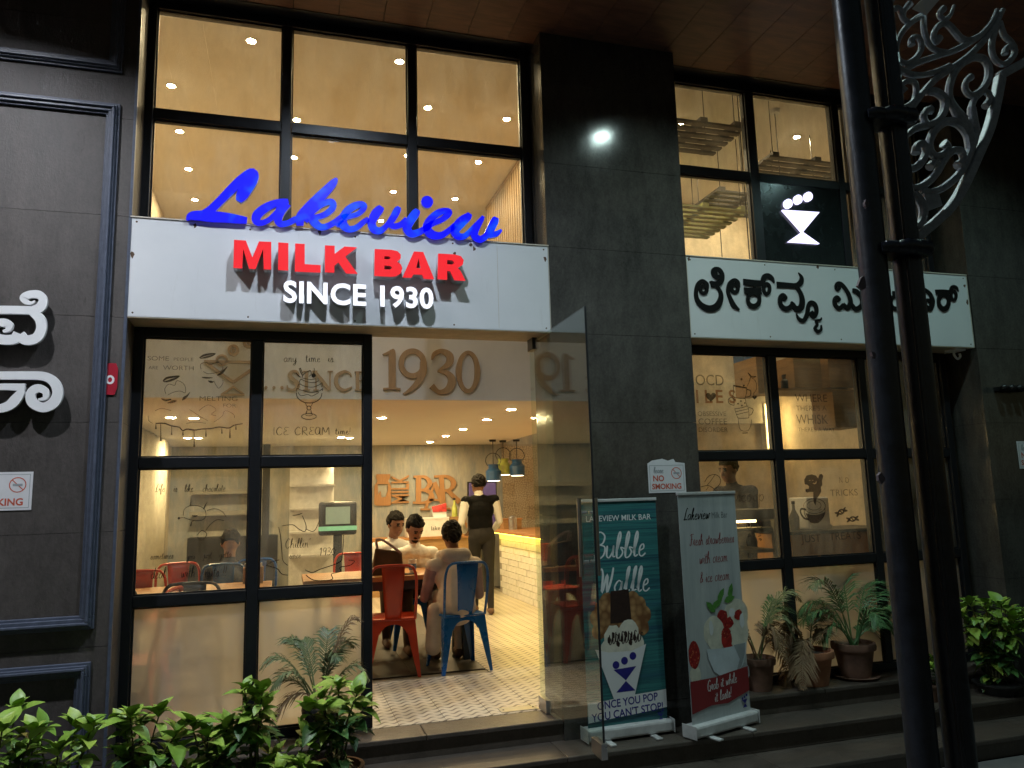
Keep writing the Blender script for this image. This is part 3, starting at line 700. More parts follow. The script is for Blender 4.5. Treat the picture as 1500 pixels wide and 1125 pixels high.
w_ = [[(1130,435,40),(1110,465,68),(1055,510,86),(1000,580,78),(1025,632,66),(1085,632,48),(1150,575,46),(1205,520,46),(1250,460,26)],
      [(1240,480,36),(1185,570,58),(1172,630,60),(1220,662,58),(1275,630,52),(1315,570,66),(1350,500,66),(1362,470,42)],
      [(1300,625,50),(1365,612,44),(1408,580,22)]]
for st, og in ((L_, ZA), (a_, ZA), (k_, ZA), (e_, ZB), (v_, ZB), (i_, ZB), (dot_, ZB), (e2_, ZB), (w_, ZB)):
    word(st, og)

# red block word and the white line under it, standing off the board
def px_loop(pts, org, sc, Y): return [(lambda q: (q.x, q.z))(on_y(org[0]+p[0]/sc, org[1]+p[1]/sc, Y)) for p in pts]
ZH, SH = (330, 340), 4.054
YR = FACE-0.084
MILK = [
 [[(52,45),(122,50),(161,150),(200,55),(273,58),(272,220),(228,218),(224,98),(179,217),(141,215),(106,98),(100,213),(48,210)]],
 [[(315,61),(375,65),(374,226),(313,222)]],
 [[(415,67),(472,70),(472,190),(567,196),(566,238),(413,232)]],
 [[(592,78),(650,81),(650,128),(708,85),(782,90),(712,144),(785,246),(718,243),(672,178),(648,198),(648,239),(592,236)]],
 [[(888,100),(985,105),(1022,113),(1042,133),(1042,155),(1020,176),(1043,192),(1051,215),(1043,243),(1015,260),(985,263),(886,258)], [(945,140),(972,141),(985,150),(972,161),(945,160)], [(945,196),(978,197),(993,209),(978,222),(945,221)]],
 [[(1120,115),(1176,118),(1240,278),(1180,275),(1169,251),(1119,249),(1107,269),(1054,267)], [(1149,152),(1162,214),(1134,213)]],
 [[(1265,127),(1362,132),(1400,143),(1416,166),(1411,192),(1380,212),(1398,232),(1426,287),(1362,283),(1336,230),(1318,228),(1318,281),(1262,277)], [(1318,163),(1348,165),(1362,178),(1348,192),(1318,191)]],
]
for lp in MILK:
    f = filled('letter', [px_loop(l, ZH, SH, YR) for l in lp], YR, 0.012, 'em_red', s1)
    filled('letter_return', [px_loop(l, ZH, SH, YR) for l in lp], YR+0.0125, 0.070, 'letter_side', f)
    xs_ = [p[0] for p in px_loop(lp[0], ZH, SH, YR)]; zs_ = [p[1] for p in px_loop(lp[0], ZH, SH, YR)]
    xm, zm = sum(xs_)/len(xs_), sum(zs_)/len(zs_)
p0 = on_y(330+342/SH, 340+412/SH, FACE-0.060)
tw = on_y(330+1203/SH, 340+455/SH, FACE-0.060)
wm = text_mesh('SINCE 1930', 0.17, offset=0.006, extrude=0.02)
w0 = max(v.co.x for v in wm.vertices); xs_fit = (tw.x-p0.x)/w0; bpy.data.meshes.remove(wm)
cx = 0.0
_tot = text_mesh('SINCE 1930', 0.17, offset=0.006)
bpy.data.meshes.remove(_tot)
def letter_row(body, p, size, xs, mat, parent, offset, extrude, rot=0.0, gap=1.0):
    """letters one by one so that each is a part of its own"""
    x = 0.0
    for ch in body:
        wa = text_mesh('|'+ch+'|', size, offset=0); la = max(v.co.x for v in wa.vertices)-min(v.co.x for v in wa.vertices); bpy.data.meshes.remove(wa)
        wb = text_mesh('||', size, offset=0); lb = max(v.co.x for v in wb.vertices)-min(v.co.x for v in wb.vertices); bpy.data.meshes.remove(wb)
        if ch != ' ':
            text('letter', ch, (p[0]+x*math.cos(rot), p[1], p[2]-x*math.sin(rot)), size, mat, parent, rot=rot, xs=xs, offset=offset, extrude=0.003)
            text('letter_return', ch, (p[0]+x*math.cos(rot), p[1]+0.0035+extrude, p[2]-x*math.sin(rot)), size, 'letter_side', parent, rot=rot, xs=xs, offset=offset, extrude=extrude-0.0005)
        x += (la-lb)*xs*gap
letter_row('SINCE 1930', p0, 0.185, xs_fit*0.925, 'em_white', s1, 0.0045, 0.026, rot=0.0, gap=1.04)

# black South Indian script on the right board
ZC, ZD, SK = (1000, 370), (1210, 380), 6.522
K1 = [
 [ring(203,352,30,34,36), [(240,345,22),(232,300,38),(190,272,40),(150,305,44),(130,380,40),(142,450,46),(190,508,56),(262,534,62),(330,510,66),(366,440,52),(362,375,40),(325,318,36),(285,298,58),(275,300,58)],
  [(270,302,56),(335,296,58),(372,262,52),(378,205,44),(350,162,42),(308,168,60),(305,205,62),(335,230,46),(355,215,20)]],
 [ring(500,340,30,36,36), [(545,335,14),(530,285,40),(495,262,36),(455,295,44),(436,365,38),(455,430,40),(492,505,48),(545,545,14)]],
 [[(583,278,58),(690,290,58),(775,292,50)], [(765,285,40),(785,232,52),(825,222,46),(858,248,38),(878,290,8)], ring(805,345,28,48,34), [(590,362,60),(680,368,62),(755,366,64)], ring(680,448,56,64,34,16,46), [(690,310,22),(690,345,22)]],
 [[(903,305,56),(1000,310,48),(1085,314,48),(1130,285,52),(1138,235,34),(1108,190,4)], [(1085,322,40),(1128,385,42),(1146,460,52),(1132,525,58),(1085,535,52),(1052,490,44),(1042,465,10)],
  [(1050,490,30),(1020,528,46),(975,532,46),(938,495,44),(936,435,44),(962,405,40),(990,432,26),(965,458,18)]],
 [[(1088,578,4),(1112,630,32),(1158,648,38),(1190,595,40),(1202,520,38),(1225,478,40),(1265,495,44),(1282,555,40),(1258,610,42),(1232,588,42),(1250,562,26)],
  [(1328,618,4),(1322,640,18),(1280,650,24),(1288,688,26),(1268,722,28),(1292,752,32),(1326,735,24),(1326,690,8)]],
]
K2 = [
 [ring(116,265,18,24,24), [(92,262,20),(112,230,34),(150,236,36),(195,290,38),(230,360,40),(236,425,48),(205,462,44),(165,425,36)], [(170,430,34),(135,465,38),(98,445,40),(84,395,38),(105,360,36),(132,382,26),(112,402,16)],
  [(258,292,34),(300,310,44),(340,360,40),(350,420,40),(320,462,44),(280,470,42),(252,430,30)]],
 [[(430,330,40),(520,335,36),(560,300,20)], ring(490,410,60,62,38), [(640,320,36),(700,330,34)], ring(670,410,50,60,36)],
 [[(790,330,36),(860,335,36)], ring(830,420,52,58,38), [(900,290,28),(950,292,32),(1000,335,36),(1022,405,42),(998,468,48),(958,450,40),(950,400,34),(985,388,26),(990,415,14)]],
 [[(1052,312,44),(1130,308,38),(1200,314,36)], [(1192,300,28),(1212,262,30),(1248,268,26),(1270,306,5)], ring(1222,345,24,42,26), ring(1128,402,48,70,34,16,44)],
]
def thin(q, k=0.9): return [p if p == 'c' else (p[0], p[1], p[2]*k) for p in q]
for g in K1: obj('letter', strokes_mb([thin(q) for q in g], ZC, SK, FACE-0.009, 0.0085), 'print_black', s2)
for g in K2: obj('letter', strokes_mb([thin(q) for q in g], ZD, SK, FACE-0.009, 0.0085), 'print_black', s2)

# white raised script on the brown wall at the left edge
wt = thing('raised_lettering', 'white raised South Indian script letters on the brown stone wall at the left edge', 'lettering', (-1.4, FACE, 2.0))
ZE, SE = (0, 410), 5.114
W1 = [[(-260,222,66),(-60,222,70),(120,224,70),(255,228,72)], [(240,228,70),(300,205,80),(322,150,66),(290,110,70),(225,108,66),(178,130,62),(190,160,46),(235,172,28),(262,155,12)],
      [(245,240,70),(300,295,80),(308,370,78),(270,435,84),(190,450,84),(145,410,86)], [(140,400,84),(110,440,86),(40,448,84),(-30,430,84),(-60,370,80)], [(-60,330,66),(10,318,72),(62,335,70),(58,372,42),(20,385,18)]]
W2 = [[(-260,715,64),(-60,715,68),(180,715,70),(330,722,74),(405,768,78),(432,845,80),(400,920,88),(320,955,82),(240,915,80),(232,845,72),(285,810,70),(340,838,56),(335,885,38),(285,895,16)],
      [(-260,800,60),(60,800,56),(184,806,70)], [(165,825,50),(120,890,84),(60,945,80),(-40,962,70),(-120,900,60)]]
for g in (W1, W2): obj('letter', strokes_mb(g, ZE, SE, FACE-0.062, 0.022), 'p_white', wt)
for g in (W1, W2): obj('letter_mount', strokes_mb([[(p[0], p[1], p[2]*0.3) for p in s] for s in g], ZE, SE, FACE-0.0395, 0.039), 'letter_side', wt)

# ------------------------------------------------------------------ lamps in ceilings
def downlight(loc, mat, r, label, group, ringmat='sign_white', rim=0.012):
    t = thing('downlight', label, 'ceiling light', loc, group)
    mb = MB(); n = 16
    mb.lathe([(r+rim, -0.006), (r+rim, 0.0), (r, 0.0), (r, -0.006)], n, loc)
    obj('trim_ring', mb, ringmat, t)
    me = bpy.data.meshes.new('lens'); vs = [(loc[0]+r*0.97*math.cos(2*math.pi*j/n), loc[1]+r*0.97*math.sin(2*math.pi*j/n), loc[2]-0.0075) for j in range(n)]
    me.from_pydata(vs, [], [tuple(range(n-1, -1, -1))]); me.update(); link_mesh('lens', me, mat, t)
for i, (x, y) in enumerate([(2.12, 2.15), (2.12, 3.11), (2.11, 4.24), (2.09, 5.24), (2.07, 6.32)]):
    downlight((x, y, 2.249), 'lens_warm', 0.045, 'small downlight in the row over the aisle, %s from the doorway' % ('nearest', 'second', 'third', 'fourth', 'farthest')[i], 'downlights over the aisle')
TWIN = ['left of the near pair in the left pane', 'right of the near pair in the left pane', 'left of the far pair in the left pane', 'right of the far pair in the left pane', 'left of the near pair beside the doorway', 'right of the near pair beside the doorway', 'left of the far pair beside the doorway', 'right of the far pair beside the doorway']
for i, (x, y) in enumerate([(-1.08, 2.98), (-0.88, 3.04), (-1.20, 5.38), (-1.08, 5.39), (0.80, 2.93), (0.95, 2.95), (0.70, 5.38), (0.82, 5.5)]):
    downlight((x, y, 2.249), 'lens_warm', 0.045, 'low ceiling twin downlight lens, %s' % TWIN[i], 'twin downlights in the low ceiling')
HIGH = ['highest one in the top left pane', 'lower one in the top left pane', 'first of the column at the left jamb below the transom', 'second of the column at the left jamb below the transom', 'last of the column at the left jamb just above the sign', 'highest one in the top middle pane', 'left one in the top right pane', 'right one in the top right pane', 'highest one in the lower right pane', 'one above the script letters i and e in the lower right pane', 'one right of the tall k in the lower middle pane', 'one beside the left mullion in the lower middle pane', 'one on the transom beside the left mullion', 'one beside the right mullion below the transom', 'lowest one showing between the script letters']
for i, (x, y) in enumerate([(-0.33, 1.17), (-1.06, 2.06), (-1.10, 2.97), (-1.12, 3.90), (-1.15, 4.83), (0.90, 1.18), (1.28, 1.91), (2.10, 1.95), (2.06, 2.99), (2.03, 4.10), (1.23, 4.04), (0.03, 3.33), (0.05, 2.45), (1.25, 3.0), (1.20, 5.08)]):
    downlight((x, y, 5.199), 'lens_high', 0.032, 'high ceiling downlight, %s' % HIGH[i], 'downlights in the high ceiling')
for i, (x, y) in enumerate([(3.9, 1.6), (5.3, 1.6), (4.6, 2.8), (5.6, 2.9)]):
    downlight((x, y, 5.199), 'lens_high', 0.032, 'ceiling downlight over the hanging pallets, %s' % ('nearest the pillar', 'nearest the right wall', 'middle one', 'farthest one')[i], 'downlights over the pallets')
for i, (x, m, lab) in enumerate([(-1.85, 'lens_left', 'round lamp under the soffit over the left stone wall'), (0.36, 'lens_cool', 'round lamp under the soffit over the blue script sign'), (2.75, 'lens_green', 'round greenish lamp under the soffit in front of the pillar'), (4.95, 'lens_right', 'round greenish lamp under the soffit over the right sign board')]):
    t = thing('soffit_lamp', lab, 'lamp', (x, -1.58, 4.689), 'lamps under the soffit')
    n = 20; mb = MB(); mb.lathe([(0.075, -0.05), (0.075, 0.0), (0.066, 0.0), (0.066, -0.05), (0.075, -0.05)], n, (x, -1.58, 4.689), caps=False); obj('can', mb, 'dark_steel', t, smooth=True)
    me = bpy.data.meshes.new('lens'); me.from_pydata([(x+0.056*math.cos(2*math.pi*j/n), -1.58+0.056*math.sin(2*math.pi*j/n), 4.684) for j in range(n)], [], [tuple(range(n-1, -1, -1))]); me.update(); link_mesh('lens', me, m, t)

# ------------------------------------------------------------------ wooden letters on the white fascia
wd = thing('wooden_lettering', 'brown wooden numerals and word on the white band above the tables', 'lettering', (0.6, BAND, 2.3))
Z3, S3 = (530, 470), 3.629
YB = BAND-0.025
G1930 = [
 [[(160,150,4),(162,175,36),(162,355,36)], [(112,178,6),(135,172,14),(170,152,10)], [(115,363,12),(160,358,10),(206,363,12)]],
 [ring(270,226,60,66,28), [(328,215,34),(326,270,38),(300,325,32),(260,365,22),(222,388,8)]],
 [[(374,205,8),(388,175,24),(428,160,24),(468,185,38),(462,228,34),(410,262,8)], [(405,266,10),(455,278,28),(480,315,42),(462,362,38),(412,378,22),(372,345,32)]],
 [ring(566,270,50,102,30,20,20)],
]
for g in G1930: obj('letter', strokes_mb(g, Z3, S3, YB, 0.024), 'wood_letter_pale', wd)
Z4, S4 = (375, 490), 6.082
def serif(x, y, w): return [(x-w/2, y, 9), (x, y, 7), (x+w/2, y, 9)]
GS = [[ring(88,472,7,7,15,10)], [ring(160,472,7,7,15,10)], [ring(232,472,7,7,15,10)],
 [[(385,365,8),(370,335,20),(335,325,24),(300,355,34),(325,395,36),(365,430,38),(370,468,36),(330,492,22),(285,480,20),(278,450,8)]],
 [[(450,330,30),(450,490,30)], serif(450,326,58), serif(450,492,58)],
 [[(535,330,13),(535,490,13)], [(520,325,26),(590,410,32),(655,492,26)], [(660,328,13),(660,492,13)], serif(525,325,46), serif(535,492,46), serif(662,326,46)],
 [[(850,375,10),(835,345,16),(790,328,22),(730,360,34),(712,415,36),(735,470,34),(790,494,22),(855,465,8)]],
 [[(905,332,30),(905,492,30)], [(880,333,12),(990,335,12),(1000,365,8)], [(905,410,10),(965,410,12)], [(880,492,12),(995,492,12),(1010,455,8)]]]
for g in GS: obj('letter', strokes_mb(g, Z4, S4, YB, 0.024), 'wood_letter_pale', wd)
Z1, S1 = (200, 485), 5.92
gl = thing('wooden_emblem', 'brown wooden dessert glass emblem with balls on the white band', 'emblem', (-0.55, BAND, 2.3))
for g in ([[(585,262,26),(1095,270,26)]], [[(600,272,26),(838,442,26)], [(838,442,26),(1080,275,26)]], [[(735,550,18),(838,482,20),(932,550,18)], [(730,550,18),(935,550,18)]],
          [ring(840,165,38,38,26), ring(840,165,9,9,16,8)], [ring(740,250,44,40,20)], [ring(970,95,38,38,26), ring(970,95,9,9,16,8)]):
    obj('piece', strokes_mb(g, Z1, S1, YB, 0.024, smooth=len(g[0]) > 3), 'wood_letter_pale', gl)

# letters on the far wall: a milk can, a sideways word and a big word
YW = 6.97
lt = thing('wooden_lettering', 'orange-brown wooden milk can and big capital letters on the far plaster wall', 'lettering', (1.9, 7.0, 1.2))
def q3(pts): return px_loop(pts, Z3, S3, YW)
filled('milk_can', [q3([(78,815),(152,815),(150,835),(140,850),(156,880),(156,975),(148,982),(76,982),(66,972),(68,880),(84,850),(76,835)]), q3([(84,868),(140,868),(138,905),(128,935),(105,940),(100,905),(86,925)])], YW, 0.025, 'wood_letter', lt)
mm = text_mesh('MILK', 0.30, offset=0.004, extrude=0.012); wv = max(v.co.x for v in mm.vertices); pm = on_y(530+250/S3, 470+972/S3, YW); pt = on_y(530+250/S3, 470+818/S3, YW)
mm.transform(Matrix.Translation((pm.x, YW+0.0125, pm.z)) @ Matrix.Rotation(R(-90), 4, 'Y') @ Matrix.Diagonal(((pt.z-pm.z)/wv, 1, 1.28, 1))); mm.name = 'sideways_word'; link_mesh('sideways_word', mm, 'wood_letter', lt)
for g in ([[(302,830,28),(302,962,28)], [(275,829,12),(335,830,16),(362,862,26),(338,895,14),(302,898,12)], [(320,898,12),(362,912,22),(370,945,28),(335,966,14),(272,966,12)]],
          [[(388,862,12),(340,998,16)], [(385,858,24),(442,995,32)], [(358,952,12),(420,952,12)], [(312,1002,10),(365,1002,10)], [(405,998,10),(470,998,10)]],
          [[(422,828,26),(434,962,24)], [(385,828,12),(455,828,16),(488,860,28),(470,896,16),(425,902,12)], [(455,900,20),(520,964,28)]]):
    obj('letter', strokes_mb(g, Z3, S3, YW, 0.025, eps=0.001), 'wood_letter', lt)

# patterned tile strip at the far right of the back wall
dt = struct('tile_strip', MB().box(3.37, 6.985, 0.0, 4.0, 6.998, 2.25), 'mortar')
_dt = mesh_from(MB().box(-0.099, -0.008, -0.099, 0.099, 0.0, 0.099), 'deco_tile'); _dt.materials.append(M['deco_tile'])
for i in range(3):
    for j in range(11):
        o = link_mesh('deco_tile', _dt, None, dt); o.location = (3.475+0.2*i, 6.984, 0.12+0.2*j)

# ------------------------------------------------------------------ counter with white bricks
ct = thing('service_counter', 'long counter of white bricks with wooden top and yellow strip light', 'counter', (3.3, 4.3, 0))
obj('core', box1(3.09, 2.4, 0, 3.7, 6.25, 0.86), 'mortar', ct)
_bk = mesh_from(MB().box(-0.012, -0.118, -0.040, 0.010, 0.118, 0.040), 'brick'); _bk.materials.append(M['brick_white'])
for r_ in range(10):
    for c_ in range(16):
        y = 2.52+0.243*c_+(0.12 if r_ % 2 else 0)
        if y > 6.15: continue
        o = link_mesh('brick', _bk, None, ct); o.location = (3.08+rng.uniform(-0.005, 0.003), y, 0.045+0.086*r_)
obj('countertop', box1(2.93, 2.35, 0.885, 3.75, 6.3, 0.925), 'wood_top', ct, bevel=0.005)
obj('light_strip', box1(2.985, 2.4, 0.872, 3.02, 6.25, 0.884), 'led_yellow', ct)
cj = thing('canister', 'steel canister on the far end of the brick counter', 'canister', (3.15, 5.7, 0.925))
obj('body', MB().lathe([(0.06, 0), (0.06, 0.17), (0.05, 0.18), (0.05, 0.19), (0.02, 0.20)], 16, (3.15, 5.7, 0.925)), 'steel', cj, smooth=True)
cj = thing('wooden_caddy', 'wooden caddy on the brick counter behind the waiter', 'box', (3.2, 6.0, 0.925))
obj('body', box1(3.08, 5.95, 0.926, 3.36, 6.15, 1.06), 'wood_box', cj); obj('rim', box1(3.07, 5.94, 1.061, 3.37, 6.16, 1.08), 'wood_top', cj)

# back cabinet below the big letters
bc = thing('back_cabinet', 'low wooden cabinet along the far wall below the letters', 'cabinet', (2.2, 6.75, 0))
obj('body', box1(1.2, 6.5, 0.0, 2.75, 6.96, 0.80), 'wood_box', bc); obj('top', box1(1.17, 6.46, 0.802, 2.78, 6.965, 0.84), 'wood_top', bc)
wb = thing('cardboard_box', 'white printed box on the far cabinet', 'box', (2.0, 6.6, 0.84))
obj('body', box1(1.75, 6.5, 0.841, 2.38, 6.8, 1.10), 'box_white', wb); obj('lid', box1(1.745, 6.495, 1.101, 2.385, 6.805, 1.12), 'p_white', wb)
text('print', 'lake', (2.1, 6.4985, 0.93), 0.09, 'print_black', wb)
wb = thing('wooden_crate', 'plain wooden crate beside the white box on the far cabinet', 'crate', (2.5, 6.65, 0.84))
obj('body', box1(2.41, 6.55, 0.841, 2.66, 6.8, 1.12), 'wood_box', wb); obj('slat', box1(2.40, 6.54, 0.95, 2.67, 6.55, 1.02), 'wood_top', wb)
wb = thing('snack_packet', 'red and white packet standing on the white box', 'packet', (2.3, 6.62, 1.12))
obj('pouch', MB().hexa([(2.16,6.58,1.121),(2.36,6.58,1.121),(2.36,6.66,1.121),(2.16,6.66,1.121)], [(2.13,6.61,1.28),(2.36,6.61,1.33),(2.36,6.63,1.33),(2.13,6.63,1.28)]), 'p_white', wb)
obj('red_panel', MB().hexa([(2.15,6.575,1.2),(2.36,6.575,1.2),(2.36,6.59,1.2),(2.15,6.59,1.2)], [(2.13,6.598,1.28),(2.36,6.598,1.33),(2.36,6.60,1.33),(2.13,6.60,1.28)]), 'p_red', wb)
wb = thing('bottle', 'small dark green bottle beside the red and white packet', 'bottle', (2.5, 6.65, 1.12))
obj('glass', MB().lathe([(0.045, 0), (0.045, 0.12), (0.018, 0.19), (0.016, 0.25)], 12, (2.5, 6.65, 1.121)), 'can_lime', wb, smooth=True); obj('cap', MB().lathe([(0.02, 0), (0.02, 0.03)], 10, (2.5, 6.65, 1.372)), 'plastic_black', wb)
# violet screen on the wall behind the waiter
wb = thing('menu_panel', 'violet panel standing behind the waiter', 'panel', (2.95, 6.3, 0.9))
obj('panel', box1(2.66, 6.32, 0.90, 3.08, 6.35, 1.62), 'screen_violet', wb, bevel=0.012); obj('frame', box1(2.64, 6.352, 0.88, 3.10, 6.37, 1.64), 'plastic_black', wb)
obj('stand', box1(2.85, 6.36, 0.0, 2.90, 6.40, 0.9), 'dark_steel', wb)
# big green water bottle on the floor
wj = thing('water_bottle', 'large green water cooler bottle on the floor by the brick counter', 'bottle', (2.62, 6.25, 0))
obj('body', MB().lathe([(0.12, 0.0), (0.135, 0.02), (0.135, 0.1), (0.128, 0.115), (0.135, 0.13), (0.135, 0.22), (0.128, 0.235), (0.135, 0.25), (0.135, 0.33), (0.10, 0.39), (0.04, 0.43), (0.04, 0.47)], 20, (2.62, 6.25, 0.001)), 'water_jar', wj, smooth=True)
obj('paper_label', MB().box(2.60, 6.108, 0.2, 2.70, 6.113, 0.32), 'paper', wj)

# hanging lamps shaped like milk cans
for (x, y, zt, m, lab) in ((2.96, 6.0, 1.88, 'can_blue', 'blue milk can pendant lamp over the counter'), (3.16, 6.15, 1.97, 'can_lime', 'lime milk can pendant lamp beside the blue one'), (3.33, 6.0, 1.95, 'can_blue', 'blue milk can pendant lamp nearest the glass door')):
    t = thing('pendant_lamp', lab, 'lamp', (x, y, zt-0.24), 'milk can pendant lamps')
    obj('can', MB().lathe([(0.115, -0.24), (0.115, -0.10), (0.075, -0.055), (0.075, -0.02), (0.09, 0.0), (0.03, 0.002)], 18, (x, y, zt)), m, t, smooth=True)
    obj('bulb', MB().lathe([(0.09, -0.246), (0.09, -0.241)], 14, (x, y, zt)), 'can_lamp', t)
    obj('cord', MB().tube([(x, y, zt), (x, y, 2.249)], 0.006, 6), 'plastic_black', t)
    obj('ceiling_rose', MB().lathe([(0.05, -0.03), (0.055, 0)], 12, (x, y, 2.249)), 'plastic_black', t)
    obj('handle', MB().tube([(x-0.09, y, zt-0.02)]+[(x+0.12*math.cos(a), y, zt+0.05+0.12*math.sin(a)) for a in [math.pi*(1-k/8) for k in range(9)]]+[(x+0.09, y, zt-0.02)], 0.006, 6), 'plastic_black', t)

# ------------------------------------------------------------------ chairs, tables
def make_chair(name, label, mat, group):
    t = thing(name, label, 'chair', (0, 0, 0), group)
    s = 0.18
    mb = MB(); pr_ = [(-s, -s*0.92), (-s*0.92, -s), (s*0.92, -s), (s, -s*0.92), (s, s*0.9), (s*0.85, s*1.05), (-s*0.85, s*1.05), (-s, s*0.9)]
    vs = [(x, y, 0.435) for x, y in pr_]+[(x, y, 0.452) for x, y in pr_]; n = 8
    mb.add(vs, [tuple(range(n-1, -1, -1)), tuple(range(n, 2*n))]+[(i, (i+1) % n, n+(i+1) % n, n+i) for i in range(n)])
    obj('seat', mb, mat, t, bevel=0.006)
    for sx in (-1, 1):
        for sy in (-1, 1):
            m2 = MB(); xt, yt, xb, yb = sx*(s-0.004), sy*(s-0.004), sx*(s+0.035), sy*(s+0.045)
            m2.hexa([(xb, yb, 0), (xb-sx*0.024, yb, 0), (xb-sx*0.024, yb-sy*0.006, 0), (xb, yb-sy*0.006, 0)], [(xt, yt, 0.434), (xt-sx*0.085, yt, 0.434), (xt-sx*0.085, yt-sy*0.006, 0.434), (xt, yt-sy*0.006, 0.434)])
            m2.hexa([(xb+sx*0.0006, yb-sy*0.0065, 0), (xb+sx*0.0006, yb-sy*0.03, 0), (xb-sx*0.006, yb-sy*0.03, 0), (xb-sx*0.006, yb-sy*0.0065, 0)], [(xt+sx*0.0006, yt-sy*0.0065, 0.434), (xt+sx*0.0006, yt-sy*0.085, 0.434), (xt-sx*0.006, yt-sy*0.085, 0.434), (xt-sx*0.006, yt-sy*0.0065, 0.434)])
            obj('leg', m2, mat, t)
    for sy in (-1, 1):     # curved aprons
        m2 = MB(); k = 10; vs = []; fs = []
        for i in range(k+1):
            u = -1+2*i/k; x = u*(s-0.07); dz = 0.03+0.075*abs(u)**3
            vs += [(x, sy*(s-0.005), 0.434), (x, sy*(s-0.005)+sy*dz*0.1, 0.434-dz)]
        for i in range(k): fs.append((2*i, 2*i+1, 2*i+3, 2*i+2))
        m2.add(vs, fs); obj('apron', m2, mat, t)
    hoop = smooth_pts([(-s+0.005, -s+0.01, 0.44), (-s-0.004, -s-0.03, 0.62), (-s-0.002, -s-0.06, 0.78), (-s+0.03, -s-0.075, 0.855), (-0.08, -s-0.078, 0.872), (0.08, -s-0.078, 0.872), (s-0.03, -s-0.075, 0.855), (s+0.002, -s-0.06, 0.78), (s+0.004, -s-0.03, 0.62), (s-0.005, -s+0.01, 0.44)], 5)
    obj('back_hoop', MB().tube(hoop, 0.0115, 8), mat, t, smooth=True)
    m2 = MB(); k = 8; vs = []; fs = []
    for i in range(k+1):
        v = i/k; z = 0.44+v*0.428; y = -s+0.012-0.088*min(1, v*1.25)**0.8; w = 0.062+0.032*v
        vs += [(-w, y, z), (-w*0.5, y-0.006, z), (w*0.5, y-0.006, z), (w, y, z)]
    for i in range(k):
        for j in range(3): fs.append((4*i+j, 4*i+j+1, 4*i+j+5, 4*i+j+4))
    m2.add(vs, fs); sp = obj('back_splat', m2, mat, t, smooth=True)
    md = sp.modifiers.new('solid', 'SOLIDIFY'); md.thickness = 0.004
    return t
cr = make_chair('metal_chair', 'red metal chair nearest the doorway with its back to the street', 'chair_red', 'red metal chairs')
cr.location = (0.86, 1.50, 0); cr.rotation_euler.z = R(-6)
cb = make_chair('metal_chair', 'blue metal chair nearest the doorway, the woman sits on it', 'chair_blue', 'blue metal chairs')
cb.location = (1.40, 1.46, 0); cb.rotation_euler.z = R(7)
ck = make_chair('metal_chair', 'black metal chair close behind the left window', 'chair_black', 'black metal chairs')
ck.location = (-0.60, 0.95, 0)
copy_tree(ck, (-1.15, 0.98, 0), R(5), 'black metal chair half hidden at the left window jamb', 'black metal chairs')
copy_tree(cr, (-1.15, 2.30, 0), R(4), 'red metal chair across the table behind the left window, in front of the far one', 'red metal chairs')
copy_tree(cr, (-0.92, 0.42, 0), R(80), 'red metal chair pressed to the left frosted pane, a red blur', 'red metal chairs')
copy_tree(cr, (-0.98, 3.0, 0), R(10), 'farther red metal chair behind the left window', 'red metal chairs')
copy_tree(cr, (0.62, 2.75, 0), R(170), 'red metal chair beside the seated men, seen through the window next to the doorway', 'red metal chairs')
copy_tree(cb, (-0.50, 2.60, 0), R(-4), 'blue metal chair behind the left window under the man in the dark shirt', 'blue metal chairs')
copy_tree(cb, (-0.28, 3.05, 0), R(5), 'farther blue metal chair behind the left window', 'blue metal chairs')
copy_tree(cb, (1.20, 2.62, 0), R(180), 'blue metal chair under the table, the bearded man sits on it', 'blue metal chairs')

def table(label, x0, x1, y0, y1, zt=0.75):
    t = thing('cafe_table', label, 'table', ((x0+x1)/2, (y0+y1)/2, 0))
    n = 4
    for i in range(n):
        a = y0+(y1-y0)*i/n; b = y0+(y1-y0)*(i+1)/n
        obj('top_board', box1(x0, a+0.001, zt-0.04, x1, b-0.001, zt), 'wood_top', t, bevel=0.003)
    obj('apron', box1(x0+0.05, y0+0.05, zt-0.12, x1-0.05, y1-0.05, zt-0.042), 'dark_steel', t)
    for x in (x0+0.12, x1-0.12):
        for s, y in ((-1, y0+0.14), (1, y1-0.14)):
            obj('leg', MB().hexa([(x-0.03, y-0.03+s*0.02, 0), (x+0.03, y-0.03+s*0.02, 0), (x+0.03, y+0.03+s*0.02, 0), (x-0.03, y+0.03+s*0.02, 0)], [(x-0.03, y-0.03-s*0.06, zt-0.121), (x+0.03, y-0.03-s*0.06, zt-0.121), (x+0.03, y+0.03-s*0.06, zt-0.121), (x-0.03, y+0.03-s*0.06, zt-0.121)]), 'dark_steel', t)
    return t
table('wooden cafe table where the two men and the woman sit', 0.15, 1.66, 1.66, 2.36)
table('wooden cafe table behind the left window', -1.55, -0.1, 1.3, 2.0, 0.74)
# things on the table
tb = thing('water_glass', 'clear tumbler with blue print on the table in front of the bearded man', 'glass', (1.10, 2.0, 0.75))
obj('tumbler', MB().lathe([(0.030, 0), (0.036, 0.11), (0.033, 0.11), (0.028, 0.006)], 14, (1.10, 1.95, 0.751)), 'p_white', tb, smooth=True)
obj('print', MB().lathe([(0.0335, 0.02), (0.0355, 0.075)], 14, (1.10, 1.95, 0.751)), 'blue_paint', tb)
tb = thing('phone', 'dark phone lying on the cafe table', 'phone', (1.0, 1.75, 0.75)); obj('body', box1(0.95, 1.72, 0.751, 1.09, 1.79, 0.760), 'plastic_black', tb, bevel=0.003); obj('screen', box1(0.955, 1.725, 0.7605, 1.085, 1.785, 0.761), 'glass_dark', tb)
bg = thing('shoulder_bag', 'grey-brown leather bag standing on the table over the red chair', 'bag', (0.86, 1.85, 0.75))
